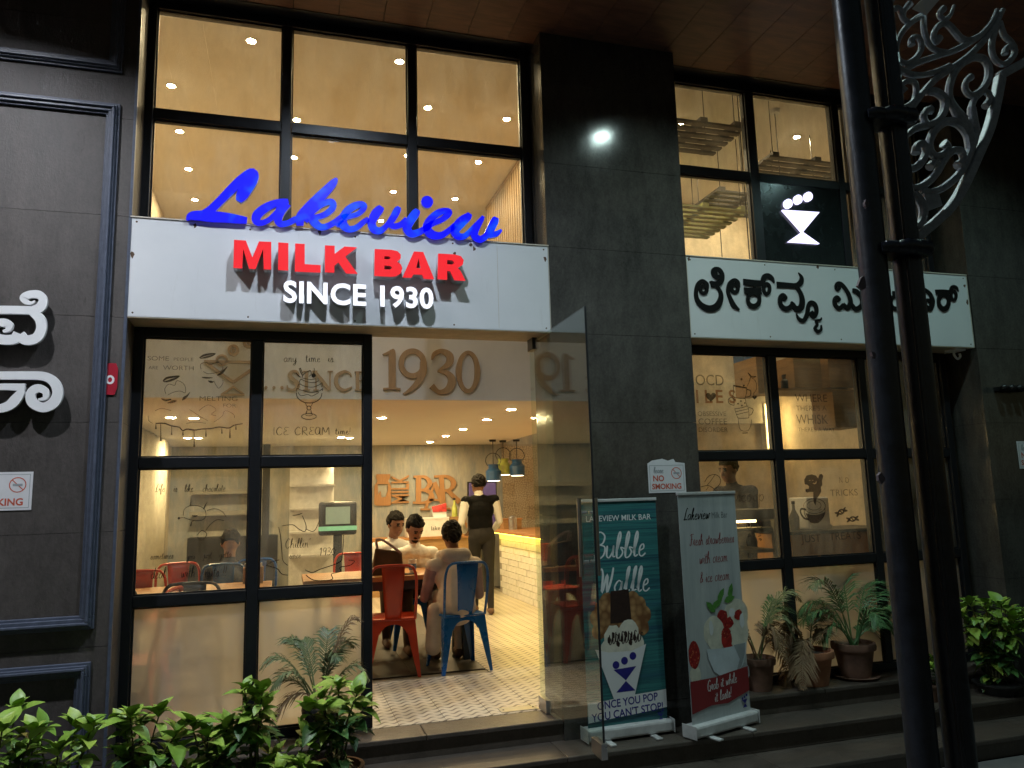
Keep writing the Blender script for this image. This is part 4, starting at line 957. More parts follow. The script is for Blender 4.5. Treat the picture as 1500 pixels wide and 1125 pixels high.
obj('bag_body', MB().hexa([(0.72,1.80,0.751),(1.0,1.80,0.751),(1.0,1.92,0.751),(0.72,1.92,0.751)], [(0.76,1.84,0.98),(0.99,1.84,0.94),(0.99,1.88,0.94),(0.76,1.88,0.98)]), 'trouser_brown', bg, bevel=0.012)
obj('bag_strap', MB().tube(smooth_pts([(0.78,1.86,0.97),(0.77,1.85,1.05),(0.85,1.84,1.03),(0.98,1.84,0.93)], 5), 0.012, 8), 'top_mauve', bg, smooth=True)
tb = thing('napkin_holder', 'pale wooden napkin holder on the table at the left window', 'holder', (-0.25, 1.9, 0.74))
obj('box', box1(-0.33, 1.84, 0.741, -0.17, 1.93, 0.87), 'wood_box', tb); obj('napkins', box1(-0.32, 1.86, 0.871, -0.18, 1.91, 0.90), 'paper', tb)

# till with a lit screen behind the second window bay
tl = thing('till_kiosk', 'black till on a stand with pale lit screen and green light bar', 'till', (0.70, 4.3, 0))
c0 = on_y(495, 760, 4.3)
obj('housing', box1(c0.x-0.22, 4.3, c0.z-0.19, c0.x+0.22, 4.36, c0.z+0.2), 'plastic_black', tl, bevel=0.03)
obj('screen', box1(c0.x-0.14, 4.297, c0.z-0.06, c0.x+0.14, 4.299, c0.z+0.14), 'pos_screen', tl)
obj('light_bar', box1(c0.x-0.22, 4.295, c0.z-0.135, c0.x+0.22, 4.299, c0.z-0.085), 'pos_green', tl)
obj('stand', box1(c0.x-0.05, 4.33, 0, c0.x+0.05, 4.36, c0.z-0.19), 'dark_steel', tl)
# shelf stand of white boxes, curtain and dark display behind the left window
ss = thing('shelf_unit', 'tall pale shelf unit behind the left window', 'shelf', (0.35, 5.4, 0))
obj('back', box1(0.05, 5.6, 0, 0.62, 5.63, 2.0), 'box_white', ss)
for z in (0.7, 1.0, 1.3, 1.6, 1.97): obj('shelf', box1(0.05, 5.3, z, 0.62, 5.599, z+0.025), 'box_white', ss)
ss = thing('dark_cabinet', 'dark glazed display cabinet on the far left wall', 'cabinet', (-0.9, 6.7, 0))
obj('body', box1(-1.3, 6.6, 0.0, -0.1, 6.96, 0.95), 'plastic_black', ss); obj('post', box1(-0.32, 6.55, 0.951, -0.22, 6.65, 2.24), 'plastic_black', ss)
for z in (1.25, 1.55): obj('shelf', box1(-1.3, 6.7, z, -0.33, 6.96, z+0.06), 'chalk', ss)
ss = thing('curtain', 'pale curtain hanging at the left end of the shop', 'curtain', (-1.52, 4.5, 0))
mb = MB(); k = 30
vs = [(-1.52+0.04*math.sin(i*1.9), 3.4+2.6*i/k, z) for z in (0.02, 2.24) for i in range(k+1)]
mb.add(vs, [(i, i+1, k+2+i, k+1+i) for i in range(k)]); o = obj('cloth', mb, 'curtain', ss, smooth=True); o.modifiers.new('s', 'SOLIDIFY').thickness = 0.008
obj('rail', MB().tube([(-1.53, 3.35, 2.245), (-1.53, 6.05, 2.245)], 0.012, 8), 'steel', ss)

# slatted timber screen upstairs
ts = thing('slatted_screen', 'tall screen of upright timber slats upstairs at the right of the high ceiling', 'screen', (2.51, 2.9, 2.52))
for i in range(30):
    y = 1.60+0.09*i; obj('slat', box1(2.49, y, 2.521, 2.53, y+0.058, 5.15), 'slat_wood', ts)
obj('rail', box1(2.485, 1.58, 5.151, 2.535, 4.30, 5.198), 'slat_wood', ts); obj('rail', box1(2.531, 1.58, 2.521, 2.56, 4.30, 2.6), 'slat_wood', ts); obj('backing', box1(2.531, 1.6, 2.61, 2.545, 4.28, 5.15), 'wood_box', ts)

# ------------------------------------------------------------------ right-hand room: pallets hung from the ceiling
def pallet(label, x0, x1, y0, y1, z, m, n=6):
    t = thing('hanging_pallet', label, 'pallet', ((x0+x1)/2, (y0+y1)/2, z), 'pallets hung from the ceiling')
    for i in range(n):
        y = y0+(y1-y0)*i/n; obj('board', box1(x0, y, z, x1, y+(y1-y0)/n*0.55, z+0.02), m, t)
    for x in (x0+0.04, (x0+x1)/2, x1-0.12): obj('bearer', box1(x, y0, z+0.021, x+0.07, y1, z+0.06), m, t)
    for x in (x0+0.08, x1-0.08):
        for y in (y0+0.06, y1-0.06): obj('wire', MB().tube([(x, y, z+0.061), (x, y, 5.2)], 0.0045, 5), 'plastic_black', t)
pallet('grey slatted pallet hanging nearest the pillar', 2.95, 3.86, 0.45, 1.05, 4.55, 'pallet')
pallet('grey slatted pallet hanging above the lit glass emblem', 4.45, 5.5, 0.95, 1.6, 4.58, 'pallet')
pallet('grey slatted pallet hanging just above the lime one', 4.45, 5.3, 1.9, 2.6, 4.62, 'pallet')
pallet('lime slatted pallet hanging lowest at the pillar', 3.6, 4.75, 1.75, 2.7, 4.35, 'pallet_lime', 8)
for i, (x, y, z) in enumerate([(3.45, 1.3, 4.3), (4.7, 1.15, 4.35), (4.35, 2.9, 4.5)]):
    t = thing('pendant_lamp', 'bare cord pendant with white ceiling rose by the pallets, %s' % ('nearest the pillar', 'over the middle pallet', 'farthest in')[i], 'lamp', (x, y, z), 'bare cord pendants')
    obj('cord', MB().tube([(x, y, z), (x, y, 5.19)], 0.005, 5), 'plastic_black', t); obj('ceiling_rose', MB().lathe([(0.045, -0.04), (0.055, 0.0)], 12, (x, y, 5.199)), 'p_white', t); obj('bulb_holder', MB().lathe([(0.02, -0.08), (0.025, 0)], 10, (x, y, z)), 'p_white', t)
for i, (x, y) in enumerate([(4.30, 3.0), (4.75, 3.1)]):
    t = thing('track_spotlight', 'white track spotlight below the lime pallet, %s' % ('left one', 'right one')[i], 'spotlight', (x, y, 3.9))
    obj('head', MB().tube([(x-0.08, y-0.1, 3.86), (x+0.02, y+0.04, 3.95)], [0.06, 0.05], 12), 'p_white', t, smooth=True); obj('arm', MB().tube([(x, y+0.05, 3.96), (x, y+0.05, 4.14)], 0.012, 6), 'p_white', t)
obj('track', box1(3.9, 3.02, 4.141, 5.9, 3.08, 4.17), 'dark_steel', t); obj('track_hanger', MB().tube([(5.2, 3.05, 4.17), (5.2, 3.05, 5.2)], 0.006, 5), 'dark_steel', t); obj('track_hanger', MB().tube([(4.1, 3.05, 4.17), (4.1, 3.05, 5.2)], 0.006, 5), 'dark_steel', t)
# hanging wooden box shelf
YH = 0.75
hs = thing('hanging_shelf', 'hanging shelf of wooden boxes with jars behind the lamp post window', 'shelf', (4.5, YH, 2.0))
def pb(name, x0, y0, x1, y1, mat, Ya, Yb):
    a = on_y(x0, y1, Ya); b = on_y(x1, y0, Ya); return obj(name, box1(a.x, Ya, a.z, b.x, Yb, b.z), mat, hs)
pb('box', 1165, 523, 1201, 567, 'wood_box', YH, YH+0.35); pb('box', 1216, 523, 1254, 567, 'wood_box', YH, YH+0.35); pb('box', 1224, 573, 1258, 626, 'wood_box', YH+0.003, YH+0.30); pb('box', 1111, 523, 1127, 576, 'wood_box', YH, YH+0.35)
a = on_y(1128, 572, YH); b = on_y(1330, 572, YH); obj('board', box1(a.x, YH-0.01, a.z-0.0, b.x, YH+0.36, a.z+0.02), 'wood_box', hs)
pb('box', 1290, 523, 1330, 570, 'wood_box', YH, YH+0.35)
for x in (1130, 1320):
    a = on_y(x, 560, YH); obj('hanger', MB().tube([(a.x, YH+0.18, a.z), (a.x, YH+0.18, 5.2)], 0.006, 5), 'plastic_black', hs)
def jar(x, y, label, m, r, h):
    p = on_y(x, y, YH+0.15); z0 = on_y(1128, 572, YH).z+0.021
    t = thing('jar', label, 'jar', (p.x, YH+0.15, z0)); obj('body', MB().lathe([(r*0.9, 0), (r, 0.01), (r, h*0.7), (r*0.75, h*0.85), (r*0.75, h)], 14, (p.x, YH+0.15, z0)), m, t, smooth=True); obj('lid', MB().lathe([(r*0.8, 0), (r*0.8, 0.02)], 14, (p.x, YH+0.15, z0+h+0.0005)), 'plastic_black', t)
jar(1155, 560, 'round black pot on the hanging shelf', 'plastic_black', 0.07, 0.13); jar(1212, 560, 'small glass jar with dark lid on the hanging shelf', 'steel', 0.04, 0.13)
# kitchen wall furniture
kw = thing('chalkboard', 'grey chalkboard with pale scribbles on the kitchen wall', 'chalkboard', (5.2, 3.59, 1.6))
a = on_y(1150, 655, 3.57); b = on_y(1275, 585, 3.57)
obj('board', box1(a.x, 3.57, a.z, b.x, 3.595, b.z), 'chalk', kw)
for i in range(9):
    x = a.x+0.1+(b.x-a.x-0.3)*rng.random(); z = a.z+0.06+(b.z-a.z-0.15)*rng.random()
    obj('chalk_scribble', MB().ribbon(smooth_pts([(x+0.05*k, z+rng.uniform(-0.035, 0.035), 0.012) for k in range(7)], 3), 3.565-0.0002*i, 3.5695), 'chalk_mark', kw)
kw = thing('wooden_wall_box', 'small orange wooden wall cabinet by the chalkboard', 'cabinet', (5.6, 3.5, 1.9))
a = on_y(1200, 604, 3.4); b = on_y(1222, 570, 3.4); obj('carcass', box1(a.x, 3.4, a.z, b.x+0.05, 3.56, b.z), 'wood_top', kw); obj('recess', box1(a.x+0.04, 3.395, a.z+0.04, b.x, 3.399, b.z-0.04), 'p_cream', kw)
kw = thing('cream_sign', 'cream panel with brown capitals ending ILES on the kitchen wall', 'sign', (4.7, 3.5, 2.0))
a = on_y(1012, 620, 3.5); b = on_y(1126, 561, 3.5); obj('panel', box1(a.x-0.3, 3.50, a.z, b.x, 3.59, b.z), 'p_cream', kw)
for ch, x in (('I', 1019), ('L', 1032), ('E', 1048), ('S', 1068)):
    p = on_y(x, 590, 3.495); text('letter', ch, (p.x, 3.4975, p.z), 0.24, 'wood_letter', kw, offset=0.004)
kw = thing('blue_shelf_box', 'blue painted box high on the kitchen wall', 'box', (4.9, 3.4, 2.3)); a = on_y(1092, 555, 3.35); b = on_y(1125, 518, 3.35); obj('body', box1(a.x, 3.35, a.z, b.x, 3.59, b.z), 'blue_paint', kw); obj('label_plate', box1(a.x+0.1, 3.345, a.z+0.12, a.x+0.22, 3.3495, b.z-0.08), 'trouser_brown', kw)
kw = thing('light_strip', 'bright vertical strip lamp on the kitchen wall beside the cream panel', 'lamp', (4.9, 3.5, 1.6)); a = on_y(1128, 656, 3.45); b = on_y(1134, 592, 3.45); obj('tube', box1(a.x, 3.45, a.z, b.x, 3.48, b.z), 'led_case', kw); obj('back', box1(a.x-0.02, 3.481, a.z-0.02, b.x+0.02, 3.59, b.z+0.02), 'p_cream', kw)
dark_screen = struct('added_dark_screen', MB().box(4.74, 0.30, 0.0, 5.36, 0.42, 5.19), 'dark_screen_brown')  # made-up brown sheet, added behind the third column to darken its panes
for x_ in (4.765, 5.03): obj('painted_reflection', box1(x_, 0.285, 0.02, x_+0.04, 0.299, 5.15), 'wood_letter_pale', dark_screen)  # pale upright bars painted in for light reflected in those panes
# kitchen counter with machines behind the right window
kc = thing('bar_counter', 'curved orange-wood bar counter behind the window with ghost print', 'counter', (4.6, 1.7, 0))
a = on_y(1160, 795, 1.6); b = on_y(1330, 790, 1.6)
obj('front', box1(a.x, 1.6, 0, 6.1, 2.2, 0.94), 'wood_top', kc); obj('top', box1(a.x-0.03, 1.56, 0.941, 6.13, 2.24, 0.975), 'plastic_black', kc, bevel=0.006)
def machine(name, label, cat, x0, x1, y0, z0, z1, m, m2):
    t = thing(name, label, cat, ((x0+x1)/2, y0+.15, z0)); obj('body', box1(x0, y0, z0, x1, y0+0.3, z1), m, t, bevel=0.015); obj('panel', box1(x0+0.02, y0-0.006, z0+(z1-z0)*0.55, x1-0.02, y0-0.0005, z1-0.03), m2, t); obj('base', box1(x0+0.01, y0-0.03, z0+0.001, x1-0.01, y0-0.007, z0+0.04), m, t)
machine('mixer_machine', 'pale kitchen machine with red base on the bar counter', 'machine', 5.15, 5.42, 1.75, 0.976, 1.30, 'p_white', 'steel')
machine('coffee_machine', 'dark low coffee machine on the bar counter', 'machine', 4.10, 4.75, 1.75, 0.976, 1.16, 'dark_steel', 'steel')
for i, (x, h) in enumerate(((4.9, 0.18), (5.02, 0.26))):
    t = thing('syrup_bottle', ('short' if i == 0 else 'tall')+' dark syrup bottle on the bar counter', 'bottle', (x, 1.8, 0.976)); obj('glass', MB().lathe([(0.045, 0), (0.05, h*0.5), (0.015, h*0.8), (0.015, h)], 12, (x, 1.8, 0.976)), 'chalk', t, smooth=True); obj('cap', MB().lathe([(0.018, 0), (0.018, 0.03)], 10, (x, 1.8, 0.977+h)), 'plastic_black', t)
for i, (x, r_, h) in enumerate(((4.22, 0.07, 0.10), (4.42, 0.055, 0.14), (4.60, 0.06, 0.09), (4.78, 0.045, 0.16))):
    z_ = 1.161 if x < 4.75 else 0.976
    t = thing('steel_container', 'steel container along the bar counter, %s from the display case' % ('first', 'second', 'third', 'fourth')[i], 'container', (x, 1.9, z_), 'steel containers on the bar'); obj('body', MB().lathe([(r_*0.9, 0), (r_, h*0.9), (r_*1.05, h)], 14, (x, 1.9, z_)), 'steel', t, smooth=True); obj('lid', MB().lathe([(r_*1.02, 0), (r_*0.3, 0.02), (r_*0.2, 0.035)], 14, (x, 1.9, z_+h+0.0005)), 'dark_steel', t, smooth=True)
# glazed display case
dc = thing('display_case', 'dark framed pastry display case with yellow light inside', 'display case', (3.75, 1.0, 0))
a = on_y(1060, 820, 1.0); b = on_y(1142, 745, 1.0)
x0, x1, z0, z1 = a.x-0.25, b.x, 0.62, b.z
obj('cabinet', box1(x0, 1.0, 0, x1, 1.5, z0-0.001), 'plastic_black', dc)
obj('roof', box1(x0, 1.0, z1-0.09, x1, 1.5, z1), 'chalk', dc)
for xx in (x0, x1-0.07): obj('post', box1(xx, 1.0, z0, xx+0.07, 1.05, z1-0.091), 'chalk', dc)
obj('back_panel', box1(x0, 1.47, z0, x1, 1.5, z1-0.091), 'p_cream', dc)
for k in (0.36, 0.68):
    z = z0+(z1-z0)*k; obj('shelf', box1(x0+0.071, 1.03, z, x1-0.071, 1.46, z+0.03), 'chalk', dc)
obj('light_tube', box1(x0+0.08, 1.08, z1-0.115, x1-0.2, 1.11, z1-0.092), 'led_case', dc)
for i in range(3):
    z = z0+(z1-z0)*0.36*(i % 2)+0.031; x = x0+0.15+0.22*i
    t = thing('pastry', 'golden pastry in the display case, %s from the pillar' % ('first', 'second', 'third')[i], 'pastry', (x, 1.2, z)); obj('bun', MB().ell((x, 1.2, z+0.04), (0.07, 0.05, 0.04)), 'p_waffle', t, smooth=True); obj('glaze', MB().ell((x, 1.2, z+0.055), (0.05, 0.035, 0.03)), 'led_case' if False else 'p_cream', t, smooth=True)

# ------------------------------------------------------------------ lit emblem panel in the upper right window
lp = thing('illuminated_emblem', 'black panel with white lit dessert glass emblem in the upper right window', 'sign', (4.05, 0.0, 3.1))
obj('panel', box1(3.632, 0.012, 3.09, 4.392, 0.030, 3.846), 'glass_dark', lp)
ZL, SL, YL = (980, 90), 2.615, -0.012
def lq(pts): return px_loop(pts, ZL, SL, YL)
for pts in ([(435,568),(577,577),(512,655)], [(512,652),(577,698),(457,690)]): filled('emblem_piece', [lq(pts)], YL, 0.02, 'em_logo', lp)
for cx_, cy_ in ((458,544), (496,528), (535,517)): filled('emblem_ball', [lq([(cx_+16*math.cos(a*math.pi/10), cy_+18*math.sin(a*math.pi/10)) for a in range(20)])], YL, 0.02, 'em_logo', lp)

# ------------------------------------------------------------------ frameless glass door, open towards the street
dh = Vector((1.645, 0.03, 0)); dend = Vector((1.632, -1.05, 0)); dd = (dend-dh).normalized(); dn = Vector((dd.y, -dd.x, 0))
gd = thing('glass_door', 'frameless glass door swung open towards the banners', 'door', dh)
def dq(a, b, za, zb, th, off=0.0):
    p = [dh+dd*a+dn*(off-th/2), dh+dd*b+dn*(off-th/2), dh+dd*b+dn*(off+th/2), dh+dd*a+dn*(off+th/2)]
    return MB().hexa([(q.x, q.y, za) for q in p], [(q.x, q.y, zb) for q in p])
DW = 1.075
obj('glass_leaf', dq(0.0, DW, 0.02, 2.46, 0.012), 'glass_door', gd)
obj('patch_fitting', dq(-0.01, 0.11, 2.40, 2.485, 0.036), 'dark_steel', gd, bevel=0.003)
obj('patch_fitting', dq(-0.01, 0.15, 0.004, 0.085, 0.036), 'steel', gd, bevel=0.003)
obj('corner_lock', dq(DW-0.14, DW+0.006, 0.004, 0.085, 0.036), 'steel', gd, bevel=0.003)
for s in (-1, 1):
    b0 = dh+dd*0.98+dn*(s*0.05)
    h = obj('pull_handle', MB().tube([(b0.x, b0.y, 0.94), (b0.x, b0.y, 1.37)], 0.013, 10), 'steel', gd, smooth=True)
    for z in (1.02, 1.29):
        c = dh+dd*0.98+dn*(s*0.007); obj('handle_stud', MB().tube([(c.x, c.y, z), (b0.x, b0.y, z)], 0.009, 8), 'steel', h)
obj('edge_strip', dq(DW+0.0005, DW+0.003, 0.09, 2.46, 0.012), 'can_lime' if False else 'dark_steel', gd)
fsb = thing('floor_spring', 'steel floor spring plate at the foot of the glass door', 'plate', (1.5, 0.1, 0)); obj('plate', box1(1.37, 0.03, 0.0008, 1.62, 0.13, 0.004), 'steel', fsb); obj('screw', MB().lathe([(0.006, 0.0), (0.006, 0.002)], 8, (1.395, 0.08, 0.0042)), 'dark_steel', fsb); obj('screw', MB().lathe([(0.006, 0.0), (0.006, 0.002)], 8, (1.60, 0.08, 0.0042)), 'dark_steel', fsb)

# ------------------------------------------------------------------ roll-up banners
def banner(name, label, base_l, base_r, z0, h, mat, lean, tilt):
    """builds a roll-up banner in a local frame u (across), v (up); returns a placer for print"""
    bl, br = Vector(base_l), Vector(base_r); u = (br-bl).normalized(); n = Vector((u.y, -u.x, 0)); w = (br-bl).length
    t = thing(name, label, 'banner', ((bl.x+br.x)/2, (bl.y+br.y)/2, z0))
    up = (Vector((0, 0, 1))-n*lean-u*tilt).normalized()
    def P(a, b, d): q = Vector((bl.x, bl.y, z0))+u*a+up*b+n*d; return (q.x, q.y, q.z)
    def bx_(name, a0, a1, b0, b1, d0, d1, m, par=t, **k):
        return obj(name, MB().hexa([P(a0,b0,d0),P(a1,b0,d0),P(a1,b0,d1),P(a0,b0,d1)], [P(a0,b1,d0),P(a1,b1,d0),P(a1,b1,d1),P(a0,b1,d1)]), m, par, **k)
    def flat(loc_a, loc_b, me_or_mb, mat_, name_, layer, par=None):
        """put a mesh drawn in XZ (facing -Y) on the sheet"""
        me = me_or_mb if isinstance(me_or_mb, bpy.types.Mesh) else mesh_from(me_or_mb, name_)
        for v in me.vertices:
            v.co = Vector(P(loc_a+v.co.x, loc_b+v.co.z, 0.0012+layer*0.0006-v.co.y*0.02))
        me.update(); return link_mesh(name_, me, mat_, par or sheet)
    sheet = bx_('sheet', 0.02, w-0.02, 0.06, h, -0.0012, 0.0012, mat)
    bx_('base', 0.0, w, 0.012, 0.085, -0.06, 0.05, 'banner_base', bevel=0.015)
    for a in (-0.006, w): bx_('end_cap', a, a+0.006, 0.008, 0.09, -0.065, 0.055, 'banner_base', bevel=0.01)
    for a in (w*0.22, w*0.75): bx_('foot', a-0.02, a+0.02, 0.0, 0.0115, -0.06, 0.13, 'banner_base', bevel=0.003)
    bx_('top_rail', 0.015, w-0.015, h-0.002, h+0.018, -0.008, 0.008, 'banner_base', bevel=0.003)
    bx_('pole', w*0.5-0.008, w*0.5+0.008, 0.08, h, -0.03, -0.014, 'steel')
    return t, sheet, flat, w
def circ(x, z, rx, rz=None, n=18, a0=0.0, wob=0.0, seed=1):
    rz = rz or rx; rr = random.Random(seed)
    return [(x+rx*(1+rr.uniform(-wob, wob))*math.cos(2*math.pi*k/n+a0), z+rz*(1+rr.uniform(-wob, wob))*math.sin(2*math.pi*k/n+a0)) for k in range(n)]
def fm(loops): return fill_mesh('print', loops, 0.0, 0.0004)
def glass_mark(flat, x, z, s, layer):
    flat(x, z, fm([[(-0.5*s, 0.45*s), (0.5*s, 0.5*s), (0.02*s, 0.0)]]), 'p_navy', 'print', layer)
    flat(x, z, fm([[(0.02*s, -0.02*s), (0.42*s, -0.42*s), (-0.42*s, -0.42*s)]]), 'p_navy', 'print', layer)
    for k, dz in ((-0.38, 0.62), (0.0, 0.75), (0.38, 0.9)): flat(x, z, fm([circ(k*s, dz*s, 0.15*s)]), 'p_navy', 'print', layer)

bt, sh, fl, bw = banner('rollup_banner', 'teal striped roll-up banner with waffle dessert behind the glass door', (1.80, -0.345, 0), (2.395, -0.325, 0), -0.129, 1.47, 'banner_teal', 0.0, -0.0)
tm = text_mesh('LAKEVIEW MILK BAR', 0.052, align='CENTER', xs=0.98, offset=0.0005); fl(bw/2, 1.345, tm, 'p_white', 'lettering', 1)
H1 = 0.086
fl(bw/2-hand_width('Bubble', H1*0.9)/2-0.01, 1.11, hand('Bubble', 0, 0, H1*0.9, 0.0105, 0), 'p_white', 'lettering', 1)
fl(bw/2-hand_width('Waffle', H1*0.9)/2+0.01, 0.885, hand('Waffle', 0, 0, H1*0.9, 0.0105, 0), 'p_white', 'lettering', 1)
# dessert: waffle, chocolate bar, cream, paper cone
for k, (a, b, r_) in enumerate([(-0.155,0.66,0.05),(-0.16,0.74,0.055),(-0.125,0.80,0.055),(0.15,0.66,0.05),(0.165,0.74,0.055),(0.13,0.80,0.055),(-0.09,0.84,0.05),(0.09,0.84,0.05),(0,0.78,0.11),(-0.05,0.68,0.10),(0.06,0.68,0.10)]):
    fl(bw/2-0.02, 0, fm([circ(a, b, r_, r_*1.05, 14, 0, 0.06, k)]), 'p_waffle', 'print', 1+0.3*k)
fl(bw/2-0.02, 0, fm([[(-0.075,0.70),(-0.065,0.90),(0.065,0.905),(0.075,0.70)]]), 'p_choc', 'print', 6)
for k, (a, b, r_, q) in enumerate([(-0.06,0.60,0.065,0.09),(0.05,0.62,0.075,0.10),(0.0,0.55,0.12,0.06),(-0.10,0.55,0.05,0.06),(0.11,0.57,0.045,0.05)]):
    fl(bw/2-0.02, 0, fm([circ(a, b, r_, q, 16, 0, 0.07, k+20)]), 'p_cream', 'print', 7+0.3*k)
for k in range(5): fl(bw/2-0.02, 0, hand('w', -0.10+0.045*k, 0.57+0.015*(k % 2), 0.06, 0.006, 0), 'p_choc', 'print', 8.8)
for k in range(7): fl(bw/2-0.02, 0, fm([circ(-0.09+0.03*k, 0.60+0.03*math.sin(k*2.1), 0.012, 0.022, 8, 0, 0.3, k)]), 'p_choc', 'print', 9)
fl(bw/2-0.02, 0, fm([[(-0.19,0.55),(-0.1,0.525),(0.06,0.52),(0.17,0.555),(0.055,0.20),(-0.06,0.20)]]), 'p_white', 'print', 10)
fl(bw/2-0.02, 0, fm([[(-0.085,0.20),(-0.055,0.235),(0.06,0.235),(0.10,0.20),(0.05,0.15),(-0.06,0.15)]]), 'skin', 'print', 9.5)
glass_mark(fl, bw/2-0.01, 0.345, 0.16, 11)
_rr = random.Random(5)
fl(0, 0, fm([[(0.021,0.115),(0.2,0.128),(0.4,0.14),(bw-0.022,0.155),(bw-0.022,0.265),(bw-0.1,0.26),(0.3,0.252),(0.12,0.235),(0.021,0.238)]]), 'p_white', 'print', 12)
tm = text_mesh('ONCE YOU POP', 0.066, align='CENTER', xs=0.88, offset=0.001); tm.transform(Matrix.Rotation(R(-2.5), 4, 'Y')); fl(bw/2, 0.196, tm, 'p_navy', 'lettering', 13)
tm = text_mesh("YOU CAN'T STOP!", 0.066, align='CENTER', xs=0.92, offset=0.001); tm.transform(Matrix.Rotation(R(-2.5), 4, 'Y')); fl(bw/2, 0.132, tm, 'p_navy', 'lettering', 13)
glass_mark(fl, bw-0.07, 0.10, 0.04, 13)

bt, sh, fl, bw = banner('rollup_banner', 'white roll-up banner with bowl of strawberries and ice cream beside the palm pots', (2.425, -0.53, 0), (2.985, -0.355, 0), -0.129, 1.50, 'banner_white', -0.02, 0.03)
fl(0.06, 1.34, hand('Lakeview', 0, 0, 0.036, 0.006, 0, slant=0.3, xs=0.95), 'print_black', 'lettering', 1)
tm = text_mesh('Milk Bar', 0.058, xs=0.8); fl(0.06+hand_width('Lakeview', 0.036, 0.95)+0.02, 1.342, tm, 'p_grey', 'lettering', 1)
for s_, z_, hh in (('Fresh strawberries', 1.175, 0.034), ('with cream', 1.055, 0.036), ('& ice cream', 0.935, 0.036)):
    wd_ = hand_width(s_, hh, 0.85); fl(bw/2-wd_/2+0.02, z_, hand(s_, 0, 0, hh, 0.0042, 0, xs=0.85), 'p_maroon', 'lettering', 1)
c_ = bw/2+0.09
for k, (a, b, r_, q, m) in enumerate([(-0.11,0.62,0.10,0.10,'p_cream'),(0.11,0.70,0.12,0.11,'p_cream'),(0.05,0.60,0.06,0.10,'p_red'),(-0.03,0.68,0.05,0.07,'p_red'),(0.12,0.60,0.10,0.12,'p_cream'),(-0.10,0.60,0.085,0.11,'p_cream'),(0.0,0.56,0.05,0.07,'p_red')]):
    fl(c_, 0, fm([circ(a, b, r_, q, 20, 0, 0.03, k)]), m, 'print', 1+0.5*k)
for k, (a, b, an) in enumerate([(-0.12,0.77,0.4),(-0.06,0.80,0.9),(0.0,0.80,0.2),(0.05,0.81,1.2),(-0.09,0.74,2.4)]):
    lf = [(0,0),(0.03,0.022),(0.075,0.02),(0.11,0),(0.075,-0.02),(0.03,-0.022)]
    fl(c_, 0, fm([[(a+x*math.cos(an)-y*math.sin(an), b+x*math.sin(an)+y*math.cos(an)) for x, y in lf]]), 'p_leaf', 'print', 5+0.3*k)
fl(c_, 0, fm([[(-0.195,0.53)]+[(-0.19+0.38*k/12, 0.52-0.012*math.sin(math.pi*k/12)) for k in range(13)]+[(0.18,0.46),(0.14,0.38),(0.07,0.335),(-0.07,0.33),(-0.14,0.375),(-0.185,0.46)]]), 'p_bowl', 'print', 7)
fl(c_, 0, fm([[(-0.07,0.332),(0.07,0.332),(0.085,0.30),(-0.085,0.30)]]), 'p_bowl', 'print', 6.9)
fl(c_, 0, fm([circ(-0.14,0.30,0.07,0.05,14,0,0.1,3)]), 'p_shade', 'print', 6.5); fl(c_, 0, fm([circ(0.15,0.33,0.05,0.06,14,0,0.1,4)]), 'p_shade', 'print', 6.5)
fl(0.075, 0.50, fm([circ(0,0,0.052,0.085,16,0,0.05,6)]), 'p_berry', 'print', 2)
fl(0.075, 0.38, fm([circ(0,0,0.05,0.06,14,0,0.12,9)]), 'p_cream', 'print', 1.5)
for k, (a, b, r_, q) in enumerate([(-0.14,0.645,0.02,0.05),(0.16,0.66,0.025,0.05),(0.07,0.72,0.03,0.03)]): fl(c_, 0, fm([circ(a, b, r_, q, 12, 0, 0.15, 70+k)]), 'p_white', 'print', 5.2)
for k, (a, b) in enumerate([(-0.02,0.71),(0.03,0.66),(0.0,0.60),(0.13,0.70)]): fl(c_, 0, fm([circ(a, b, 0.045, 0.035, 10, 0.4*k, 0.15, 80+k)]), 'p_berry', 'print', 4.6+0.1*k)
fl(c_, 0, fm([[(0.06,0.515),(0.175,0.515),(0.165,0.45),(0.12,0.37),(0.07,0.345),(0.11,0.42)]]), 'p_shade', 'print', 7.2)
fl(0, 0, fm([[(0.021,0.15),(0.2,0.175),(0.35,0.165),(bw-0.022,0.21),(bw-0.022,0.365),(bw-0.2,0.352),(0.25,0.34),(0.021,0.345)]]), 'p_maroon', 'print', 8)
for s_, z_ in (('Grab it while', 0.275), ('it lasts!', 0.20)):
    wd_ = hand_width(s_, 0.031, 0.85); fl(bw/2-wd_/2+0.015, z_-0.01, hand(s_, 0, 0, 0.031, 0.0045, 0, xs=0.85, rot=R(3)), 'p_white', 'lettering', 9)
glass_mark(fl, bw-0.075, 0.135, 0.055, 9)

